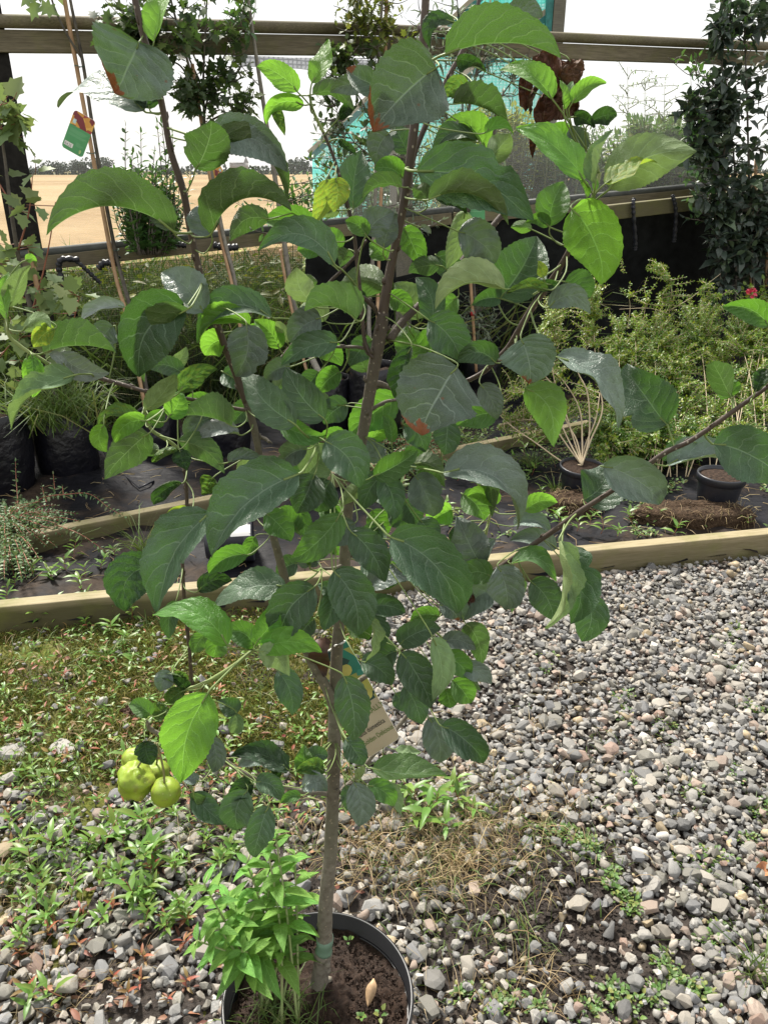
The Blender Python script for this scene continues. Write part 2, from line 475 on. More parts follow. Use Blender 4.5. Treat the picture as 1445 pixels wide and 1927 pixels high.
fence = thing('windbreak_fence', 'weathered post and rail fence hung with pale windbreak netting across the yard', 'fence', tuple(FA))
def post(px, py, w, h, mat, fwd=-.03, name='post', parent=fence):
    q = F(px, py, fwd); 
    m = MB(); m.box((q.x, q.y - 0, h / 2 - .02), FDIR * w / 2, FN * w / 2, (0, 0, h / 2 + .02))
    return m.build(name, mat, parent, smooth=False)
post(22, 300, .15, 2.16, M_DARKW, -.10)
post(757, 120, .11, 2.13, M_POSTW, -.09)
post(1500, 300, .11, 2.3, M_POSTW, -.09)
# top rail: round capping and two boards
a, b = F(-160, 52), F(730, 68); bar('rail', a, b, .095, .045, M_RAIL, fence)
a, b = F(733, 68), F(1620, 104); bar('rail', a, b, .085, .045, M_RAIL, fence)
m = MB(); m.tube([F(-160, 36, .0), F(730, 56, .0)], .03, 10); m.build('capping', M_RAIL, fence)
m = MB(); m.tube([F(733, 56, .0), F(1620, 95, .0)], .028, 10); m.build('capping', M_RAIL, fence)
# lower rails
a, b = F(-120, 503), F(850, 400); bar('rail', a, b, .072, .05, M_RAIL, fence)
m = MB(); m.tube([F(-120, 497, -.03), F(850, 396, -.03)], .026, 10); m.build('batten', M_BATTEN, fence)
a, b = F(853, 400), F(1560, 330); bar('rail', a, b, .075, .05, M_RAIL, fence)
m = MB(); m.tube([F(853, 396, -.03), F(1560, 326, -.03)], .024, 10); m.build('batten', M_BATTEN, fence)

def netmat(name, col, opacity, tfac, lines, dark=None):
    k = NT(name); o = k.obj()
    sx = k.new('SeparateXYZ'); k.l.new(o, sx.inputs[0])
    def wav(s, f, lo, hi): return k.mr(k.math('SINE', k.math('MULTIPLY', s, f)), lo, hi)
    w1 = wav(sx.outputs[2], lines, -.1, .9); 
    xy = k.math('ADD', k.math('MULTIPLY', sx.outputs[0], .92), k.math('MULTIPLY', sx.outputs[1], .39))
    w2 = wav(xy, lines * .8, .2, 1.0)
    nz = k.noise(3.5, 5, o, .65)
    op = k.math('MULTIPLY', k.math('ADD', .82, k.math('MULTIPLY', k.math('MAXIMUM', w1, w2), .30)), k.mr(nz, .3, .7, .8 * opacity, 1.2 * opacity), 0, True)
    k.p(color=col, rough=.6, spec=.2); k.translucent(col, tfac)
    last = k.out.inputs['Surface'].links[0].from_socket
    tr = k.new('BsdfTransparent'); mxs = k.new('MixShader')
    k.l.new(op, mxs.inputs[0]); k.l.new(tr.outputs[0], mxs.inputs[1]); k.l.new(last, mxs.inputs[2]); k.l.new(mxs.outputs[0], k.out.inputs['Surface'])
    return k.m
M_NETW = netmat('white_net', (.80, .81, .84), .06, .6, 560)
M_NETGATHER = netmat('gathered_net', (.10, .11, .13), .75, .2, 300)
M_NETD = netmat('dark_net', (.008, .012, .008), .70, .15, 560)
M_FABRIC = simple('black_fabric', (.008, .009, .009), .8, .5, 14, .15, .5, 30, .01)
def netpanel(name, P, Q, nx, ny, mat, wave=.012, seed=0):
    """P, Q: functions of s giving top and bottom points"""
    vs, fs = [], []
    for j in range(ny + 1):
        for i in range(nx + 1):
            s = i / nx; p = P(s).lerp(Q(s), j / ny)
            vs.append(p - FN * .045 + FN * wave * noise.noise(Vector((s * 7 + seed, j / ny * 4, seed))))
    for j in range(ny):
        for i in range(nx):
            a = j * (nx + 1) + i; fs.append((a, a + 1, a + nx + 2, a + nx + 1))
    me = mesh(vs, fs)
    o = link(name, me, mat); setparent(o, fence); return o
L = lambda p, q: (lambda s: p.lerp(q, s))
netpanel('net', L(F(-150, 60), F(478, 73)), L(F(-150, 500), F(478, 436)), 30, 10, M_NETW, .03, 1)
netpanel('net', L(F(480, 118), F(1600, 140)), L(F(480, 436), F(1600, 326)), 40, 10, M_NETW, .03, 4)
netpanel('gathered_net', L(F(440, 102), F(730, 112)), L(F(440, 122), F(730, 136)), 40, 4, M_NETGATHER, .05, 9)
netpanel('net', L(F(-150, 540), F(575, 462)), L(F(-150, 900), F(575, 760)), 30, 12, M_NETD, .05, 6)
netpanel('black_fabric', L(F(577, 445), F(1640, 345)), L(F(577, 760), F(1640, 640)), 40, 10, M_FABRIC, .08, 12)

# pale beam tied on with plaited straps
beam = thing('timber_beam', 'short pale timber beam with cut end strapped in front of the lower rail', 'beam', tuple(F(1240, 385, .2)))
bar('beam', F(1131, 388, .2), F(1480, 350, .2), .095, .06, M_BEAM, beam)
M_STRAP = simple('black_strap', (.012, .013, .02), .45, .4, 60)
def strap(name, pts, r, label, hook=False):
    th = thing(name, label, 'strap', tuple(pts[0]), 'black plaited ties on the fence')
    P = catmull(pts, 8); m = MB()
    m.tube(P, [r * (1.25 if i % 3 else .8) for i in range(len(P))], 7); m.build('tie', M_STRAP, th)
    if hook:
        e = Vector(pts[-1]); m = MB()
        for q in ((-1, 0), (1, 0)): m.box(e + Vector((q[0] * .022, 0, -.035)), (.006, 0, 0), (0, .004, 0), (0, 0, .045))
        for z in (.008, -.078): m.box(e + Vector((0, 0, z)), (.028, 0, 0), (0, .004, 0), (0, 0, .006))
        m.build('buckle', M_STRAP, th)
strap('strap', [F(1192, 374, .21), F(1191, 384, .225), F(1192, 410, .225), F(1195, 455, .21), F(1194, 470, .2)], .012, 'plaited black strap near the cut end of the pale beam')
strap('strap', [F(1264, 367, .21), F(1268, 377, .225), F(1271, 402, .225), F(1269, 440, .21), F(1267, 455, .2)], .012, 'plaited black strap round the middle of the pale beam')
strap('strap', [F(150, 489, .06), F(118, 488, .06), F(112, 505, .05), F(122, 540, .05), F(133, 566, .05)], .014, 'black webbing tie with open buckle hanging from the lower rail', True)
strap('strap', [F(118, 488, .065), F(140, 490, .06), F(158, 503, .06), F(176, 520, .06), F(190, 533, .06)], .010, 'knobbly black tie tail sticking out below the lower rail')
strap('strap', [F(185, 505, .06), F(198, 494, .07), F(215, 496, .08), F(222, 480, .08)], .016, 'black tie bundled round the leaning bamboo cane at the lower rail')
strap('strap', [F(318, 462, .06), F(332, 460, .07), F(350, 462, .07)], .014, 'black tie on the lower rail left of the leaning grey sapling stem')
strap('strap', [F(402, 461, .06), F(425, 466, .08), F(446, 465, .06)], .017, 'black tie holding the grey sapling stem to the lower rail')

# ---- turquoise shelter beyond the fence
M_TEAL = netmat('turquoise_net', (.12, .56, .53), .85, .6, 240)
M_TEALD = simple('teal_timber', (.02, .16, .15), .6); M_SHEDW = wood('shelter_timber', (.3, .26, .2), (.5, .44, .34), .0)
YS = 8.6
sh = thing('netting_shelter', 'turquoise netting shelter with a sloping timber roof edge beyond the fence', 'shelter', tuple(D(1045, 400, YS)))
m = MB(); pts = [D(588, 470, YS), D(588, 272, YS), D(700, 172, YS), D(905, -22, YS), D(1046, -60, YS), D(1046, 470, YS)]
bk = [p + Vector((.25, 1.6, 0)) for p in pts]
m.add(pts, [tuple(range(6))]); m.build('front_net', M_TEAL, sh, smooth=False)
m = MB(); m.add(pts + bk, [(1, 2, 8, 7), (2, 3, 9, 8), (3, 4, 10, 9), (4, 5, 11, 10)]); m.build('roof_net', M_TEAL, sh, smooth=False)
for nm, a, b, mt, dz in (('roof_edge', (578, 284), (908, -26), M_SHEDW, 0), ('brace', (860, 142), (1060, -10), M_SHEDW, .01)):
    bar(nm, D(a[0], a[1], YS - .05), D(b[0], b[1], YS - .05), .055, .05, mt, sh)
    bar('trim', D(a[0], a[1] + 12, YS - .06), D(b[0], b[1] + 12, YS - .06), .05, .04, M_TEALD, sh)
m = MB(); q = D(1050, 30, YS - .08); m.box((q.x, q.y, 1.6), (.055, 0, 0), (0, .05, 0), (0, 0, 1.6)); m.build('post', M_POSTW, sh, smooth=False)
m = MB(); q = D(1032, 30, YS - .08); m.box((q.x, q.y, 1.6), (.03, 0, 0), (0, .04, 0), (0, 0, 1.6)); m.build('corner_trim', M_TEALD, sh, smooth=False)
m = MB(); q = D(1003, 120, YS - .03); m.tube([(q.x, q.y, q.z), D(905, 112, YS - .03)], .012, 6); m.build('seam', M_TEALD, sh)

# ---- beds: membrane, edging boards
k = NT('weed_membrane'); o = k.obj()
n1, n2, n3 = k.noise(2.6, 5, o, .6), k.noise(26, 6, o, .7), k.noise(9, 4, k.scale(o, (1, 2.4, 1)))
c = k.mix(k.mr(n2, .35, .7), (.004, .004, .006), (.012, .012, .016))
c = k.mix(k.mr(n1, .50, .62, 0, .85), c, k.mix(k.mr(n2, .3, .7), (.02, .014, .010), (.07, .048, .032)))
k.p(color=c, rough=k.mr(n1, .3, .7, .5, .85), spec=.16, normal=k.bump(n3, .02, .6)); M_MEMB = k.m
def boardpts(y0, y1, z): return G(0, y0, z), G(1445, y1, z)
FBL, FBR = G(0, 1143, .10), G(1445, 1005, .10); fdir = (FBR - FBL).normalized()
BBL, BBR = G(0, 1019, .10), G(1026, 812, .10); bdir = (BBR - BBL).normalized()
fnr = Vector((-fdir.y, fdir.x, 0)); bnr = Vector((-bdir.y, bdir.x, 0))
def in_front_bed(x, y):
    p = Vector((x, y, 0)); return (p - FBL).dot(fnr) > .0
def memb_z(x, y):
    v = Vector((x, y, 0))
    r = abs(noise.noise(Vector((x * 3.1 + y * 1.2, y * 5.0, 2))))
    return .022 + .018 * noise.noise(Vector((x * 1.7, y * 1.7, 5))) + .025 * (1 - min(1, r * 4)) + .006 * noise.noise(Vector((x * 13, y * 13, 1)))
memb = grid_sheet('weed_membrane', -3.0, 3.7, 2.2, 6.6, 200, 150, memb_z, M_MEMB, 'structure',
                  lambda x, y: in_front_bed(x, y) and (Vector((x, y, 0)) - FA).dot(FN) > -.02)
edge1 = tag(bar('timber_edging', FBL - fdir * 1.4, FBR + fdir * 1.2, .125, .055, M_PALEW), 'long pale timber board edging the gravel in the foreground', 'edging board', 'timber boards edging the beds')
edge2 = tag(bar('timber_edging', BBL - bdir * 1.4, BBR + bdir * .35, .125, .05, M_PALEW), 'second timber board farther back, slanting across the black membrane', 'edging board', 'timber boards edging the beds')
q1, q2 = G(1090, 745, .1), G(1290, 700, .1)
tag(bar('timber_edging', G(1012, 655, .1), G(1330, 585, .1), .13, .05, M_BEAM), 'old timber board low along the foot of the black fabric', 'edging board', 'timber boards edging the beds')
st = thing('stake', 'short square timber stake standing before the black fabric', 'stake', tuple(G(1108, 690)))
m = MB(); q = G(1108, 690); m.box((q.x, q.y, .42), (.05, .01, 0), (-.01, .05, 0), (0, 0, .42)); m.build('timber', M_BEAM, st, smooth=False)
# ================================================================== APPLE TREE
k = NT('apple_bark'); o = k.obj()
n1, n2 = k.noise(14, 5, k.scale(o, (1, 1, .5)), .65), k.noise(120, 4, o, .6)
c = k.mix(k.mr(n1, .3, .7), (.118, .104, .084), (.22, .20, .16))
c = k.mix(k.mr(n2, .45, .7, 0, .6), c, (.065, .05, .035))
c = k.mix(k.mr(k.noise(5, 4, o), .5, .7, 0, .5), c, (.13, .135, .085))
c = k.mix(k.mr(k.voro(120, 'F1', o), .22, .10, 0, .7), c, (.32, .27, .2))
sz = k.new('SeparateXYZ'); k.l.new(o, sz.inputs[0])
yg = k.mr(k.math('ADD', sz.outputs[2], k.math('MULTIPLY', n1, .1)), 1.14, 1.36)      # the wood is younger and darker higher up
c = k.mix(yg, c, k.mix(k.mr(k.voro(170, 'F1', o), .20, .12, 0, .8), k.mix(n2, (.042, .030, .025), (.080, .061, .050)), (.36, .32, .26)))
k.p(color=c, rough=.7, spec=.3, normal=k.bump(k.math('ADD', n2, k.math('MULTIPLY', n1, 2)), .0018, .7)); M_BARK = k.m
k = NT('young_bark'); o = k.obj()
n1 = k.noise(20, 4, o)
c = k.mix(k.mr(n1, .3, .7), (.046, .031, .025), (.088, .063, .05))
c = k.mix(k.mr(k.voro(170, 'F1', k.scale(o, (1, 1, .7))), .20, .12, 0, .8), c, (.36, .32, .26))
k.p(color=c, rough=.5, spec=.4, normal=k.bump(k.noise(150, 3, o), .0008, .6)); M_YBARK = k.m
k = NT('green_shoot'); o = k.obj()
c = k.mix(k.mr(k.noise(25, 4, o), .35, .65), (.22, .30, .10), (.30, .34, .15)); k.p(color=c, rough=.6); k.translucent((.3, .4, .1), .1); M_SHOOT = k.m
M_PETIOLE = simple('petiole', (.15, .21, .06), .55, .15)

tree = thing('apple_tree', 'young two-leadered apple tree in full leaf growing in the big black pot', 'tree', tuple(T(606, 1840)))

# name, mat, depth offset start/end (m), [(px, py, width px) ...]
BR = [
 ('trunk', 0, 0, .0, [(599,1880,46),(600,1855,42),(602,1840,37),(606,1815,36),(608,1795,38),(611,1775,34),(613,1700,31),(622,1600,29),(628,1450,28),(631,1310,28),(634,1230,26),(640,1150,25),(648,1060,24),(655,955,23),(668,885,23),(680,830,24),(692,762,25),(704,690,26),(715,630,29),(721,588,24)]),
 ('branch', 1, 0, .0, [(712,645,22),(719,600,23),(727,548,22),(742,470,19),(762,370,19),(775,275,20),(790,150,19),(797,60,18),(803,-30,17)]),
 ('branch', 0, -.005, -.03, [(628,1335,20),(622,1310,24),(602,1272,22),(580,1232,20),(556,1160,19),(540,1105,19),(527,1055,18),(508,985,16),(496,920,15),(487,850,15),(476,795,16),(463,755,15)]),
 ('branch', 1, -.03, -.06, [(463,757,15),(447,712,15),(430,668,15),(410,615,15),(385,545,15),(362,450,15),(345,358,15),(322,285,14),(308,210,14),(292,140,14),(270,65,14),(248,-30,14)]),
 ('branch', 0, .0, .10, [(733,640,19),(755,608,17),(781,582,16),(812,552,15),(850,515,14),(880,478,14),(908,447,14),(938,412,13),(960,385,11),(985,350,9)]),
 ('branch', 1, .02, .05, [(768,335,10),(782,284,11),(799,240,12),(822,190,12),(846,140,11),(872,92,10),(892,40,9),(905,-20,8)]),
 ('branch', 0, .0, -.02, [(712,596,5),(703,578,10),(690,565,10),(676,556,7)]),
 ('branch', 1, -.005, .01, [(702,674,10),(693,660,10),(686,640,9),(682,600,9),(679,563,9),(674,513,8),(667,445,8),(656,392,8),(640,335,8),(624,285,7),(609,250,7)]),
 ('shoot', 2, .01, .012, [(609,250,7),(597,226,7),(588,205,6),(583,180,5)]),
 ('branch', 0, .0, .0, [(690,657,8),(672,653,7),(655,653,7),(631,653,6)]),
 ('branch', 0, .0, .03, [(700,722,16),(714,722,14),(730,728,12),(745,733,11),(770,742,9),(800,745,8)]),
 ('branch', 1, .04, -.02, [(790,760,9),(850,730,10),(905,703,11),(932,678,13),(955,655,13),(972,628,14),(993,592,14),(1017,555,13),(1036,528,13),(1050,508,13),(1066,480,12),(1078,455,11)]),
 ('shoot', 2, -.02, -.02, [(1078,455,11),(1090,430,11),(1101,405,11),(1112,378,10),(1122,350,8),(1128,325,7)]),
 ('branch', 0, .0, .03, [(640,1320,12),(672,1285,12),(712,1254,11),(746,1227,12),(779,1206,12),(815,1164,12),(850,1130,11),(882,1107,11),(915,1084,11)]),
 ('branch', 1, .03, -.07, [(915,1084,12),(960,1054,12),(1010,1020,12),(1055,989,12),(1094,960,12),(1155,921,11),(1195,893,11),(1249,853,12),(1299,829,11),(1363,785,11),(1427,739,10),(1500,690,8)]),
 ('branch', 0, .0, .06, [(640,1492,12),(650,1480,10),(666,1466,9),(690,1436,9),(722,1398,9),(758,1357,9),(792,1310,8),(820,1262,7),(836,1225,6),(850,1190,5)]),
 ('branch', 0, .0, -.06, [(622,1495,14),(600,1491,12),(580,1491,11),(555,1486,11),(530,1480,11),(505,1476,10),(480,1465,9),(450,1450,9),(425,1432,9),(395,1412,9),(352,1398,10),(318,1392,11),(298,1380,10),(282,1371,9),(276,1355,6)]),
 ('branch', 1, -.055, -.03, [(340,1398,8),(352,1350,8),(360,1300,8),(358,1240,8),(352,1175,8),(346,1110,8),(344,1040,7),(347,985,8),(352,950,8),(350,905,8),(347,875,7)]),
 ('shoot', 2, -.03, -.05, [(347,875,7),(340,852,8),(325,835,8),(305,822,8),(286,809,7),(275,785,6),(272,765,5)]),
 ('shoot', 2, -.055, -.09, [(344,1298,8),(375,1290,9),(405,1275,10),(442,1251,9),(468,1230,8),(487,1214,7)]),
 ('branch', 1, -.035, -.06, [(466,772,9),(440,768,8),(409,759,8),(350,750,8),(300,742,8),(272,736,8),(225,722,9),(176,709,9),(143,705,10),(93,686,9)]),
 ('shoot', 2, -.06, -.08, [(93,686,9),(72,672,8),(60,666,8),(35,648,7),(18,632,7),(12,600,5),(6,560,4)]),
 ('branch', 0, .0, .03, [(468,772,9),(482,735,9),(500,709,9),(526,679,9),(553,646,9),(585,602,8),(614,540,7),(640,512,7),(666,485,7),(690,452,6)]),
 ('branch', 0, .0, -.03, [(672,838,14),(655,832,12),(640,829,10),(615,830,9),(596,829,9)]),
 ('branch', 0, .0, -.02, [(660,905,10),(645,899,9),(626,893,7)]),
 ('branch', 0, -.01, -.03, [(492,905,9),(505,915,7),(515,905,6)]),
 ('branch', 0, .0, -.02, [(652,1058,10),(640,1066,9),(622,1070,7),(604,1069,6)]),
 ('shoot', 2, .0, .01, [(655,935,8),(690,900,6),(715,885,5),(730,872,4)]),
 ('branch', 0, .01, .02, [(700,770,9),(725,756,7),(750,752,6),(775,748,5)]),
 ('shoot', 2, .045, .04, [(893,1098,7),(905,1060,7),(912,1015,7),(918,985,6),(924,960,5)]),
 ('branch', 0, .0, .02, [(690,1012,6),(670,1040,7),(652,1050,8)]),
 ('branch', 0, -.02, -.03, [(487,822,9),(500,826,8),(507,832,6)]),
 ('shoot', 2, .03, .05, [(800,1180,6),(820,1190,5),(835,1205,5),(848,1230,4),(855,1255,4)]),
]
MATS = [M_BARK, M_YBARK, M_SHOOT]
samples = []          # (point, tangent) along all wood, for hanging the leaves
brng = random.Random(3)
for (nm, mi, o0, o1, pts) in BR:
    P = catmull(pts, 5); n = len(P)
    W3, RAD = [], []
    for i, q in enumerate(P):
        off = o0 + (o1 - o0) * i / (n - 1)
        p = T(q[0], q[1], off); W3.append(p)
        depth = (p - ORI).dot(Vector((0, CP, -SP)))
        RAD.append(max(.0011, q[2] * .44 * depth / FPX))
    if nm == 'trunk':
        for i, q in enumerate(P):
            if 1735 < q[1] < 1800: RAD[i] *= 1 + .10 * math.sin(q[1] * .2)
    m = MB(); rad2 = [r * (1 + .06 * noise.noise(p * 30)) for r, p in zip(RAD, W3)]
    m.tube(W3, rad2, 12 if nm == 'trunk' else 9, jit=.03, rng=brng)
    # buds and spurs on the nodes
    if nm != 'shoot':
        for i in range(3, n - 1, 4):
            d = rdir(brng); t = (W3[i + 1] - W3[i]).normalized(); d = (d - t * d.dot(t)).normalized()
            b = W3[i] + d * RAD[i] * .8
            m.tube([b, b + d * RAD[i] * .5 + t * .002, b + d * RAD[i] * .55 + t * .006], [RAD[i] * .4, RAD[i] * .3, .0006], 5)
    m.build(nm, MATS[mi], tree)
    if nm == 'trunk': TRUNK = list(zip(P, W3, RAD))
    for i in range(n):
        if P[i][1] < 1500: samples.append((W3[i], (W3[min(i + 1, n - 1)] - W3[max(0, i - 1)]).normalized(), nm, RAD[i]))
SPT = np.array([tuple(s[0]) for s in samples])
g = T(609, 1790); m = MB()
for i in range(1): 
    cols = [(q[1], w, r) for q, w, r in TRUNK if 1755 < q[1] < 1790]
    if len(cols) > 1: m.tube([c[1] for c in cols], [c[2] * 1.05 for c in cols], 12)
if m.v: m.build('grafting_tape', simple('graft_tape', (.12, .20, .14), .6), tree)

# leaf kinds: upper colour, lower colour, translucent colour, share, options
LM = {
 'd': leafmat('leaf_dark', (.044, .088, .048), (.115, .165, .075), (.10, .26, .025), .18, .44, spec=.65),
 'm': leafmat('leaf_mid', (.056, .125, .036), (.11, .19, .06), (.17, .42, .03), .30, .42),
 'u': leafmat('leaf_underside', (.036, .072, .034), (.075, .122, .045), (.09, .21, .028), .28, .45, vein=.6, veincol=(.22, .30, .12)),
 'p': leafmat('leaf_pale', (.15, .24, .12), (.20, .275, .125), (.22, .36, .08), .25, .6, vein=.35, spec=.3),
 's': leafmat('leaf_painted_sheen', (.105, .145, .122), (.14, .19, .10), (.10, .20, .04), .12, .34, vein=.35, spec=.75),  # sky sheen on the upper side put into a pale grey colour
 'w': leafmat('leaf_painted_white_sheen', (.26, .30, .29), (.16, .21, .12), (.12, .2, .06), .12, .36, vein=.3, spec=.8),  # stronger sky sheen, painted as a near-white upper colour
 'y': leafmat('leaf_young', (.085, .225, .030), (.13, .27, .055), (.28, .62, .05), .36, .40, vein=.4),
 'Y': leafmat('leaf_yellowing', (.13, .22, .03), (.17, .26, .045), (.36, .56, .05), .38, .5, yellow=.6),
 'c': leafmat('leaf_crumpled', (.038, .076, .042), (.10, .16, .06), (.10, .26, .03), .18, .36, quilt=1.0),
 'k': leafmat('leaf_crumpled_green', (.055, .13, .035), (.13, .21, .07), (.2, .42, .05), .28, .42, quilt=1.0, yellow=.25),
 'e': leafmat('leaf_scorched', (.095, .135, .108), (.13, .18, .09), (.10, .22, .03), .14, .42, brown=.86, spots=.6),
 'f': leafmat('leaf_scorched_side', (.09, .135, .10), (.13, .18, .09), (.10, .22, .03), .14, .45, brown=.90, spots=1.0),
 'x': leafmat('leaf_spotted', (.034, .085, .026), (.085, .155, .045), (.16, .36, .035), .32, .45, spots=1.0),
 'b': leafmat('leaf_dead', (.17, .085, .05), (.20, .11, .07), (.12, .04, .01), .10, .6, quilt=1.0),
}
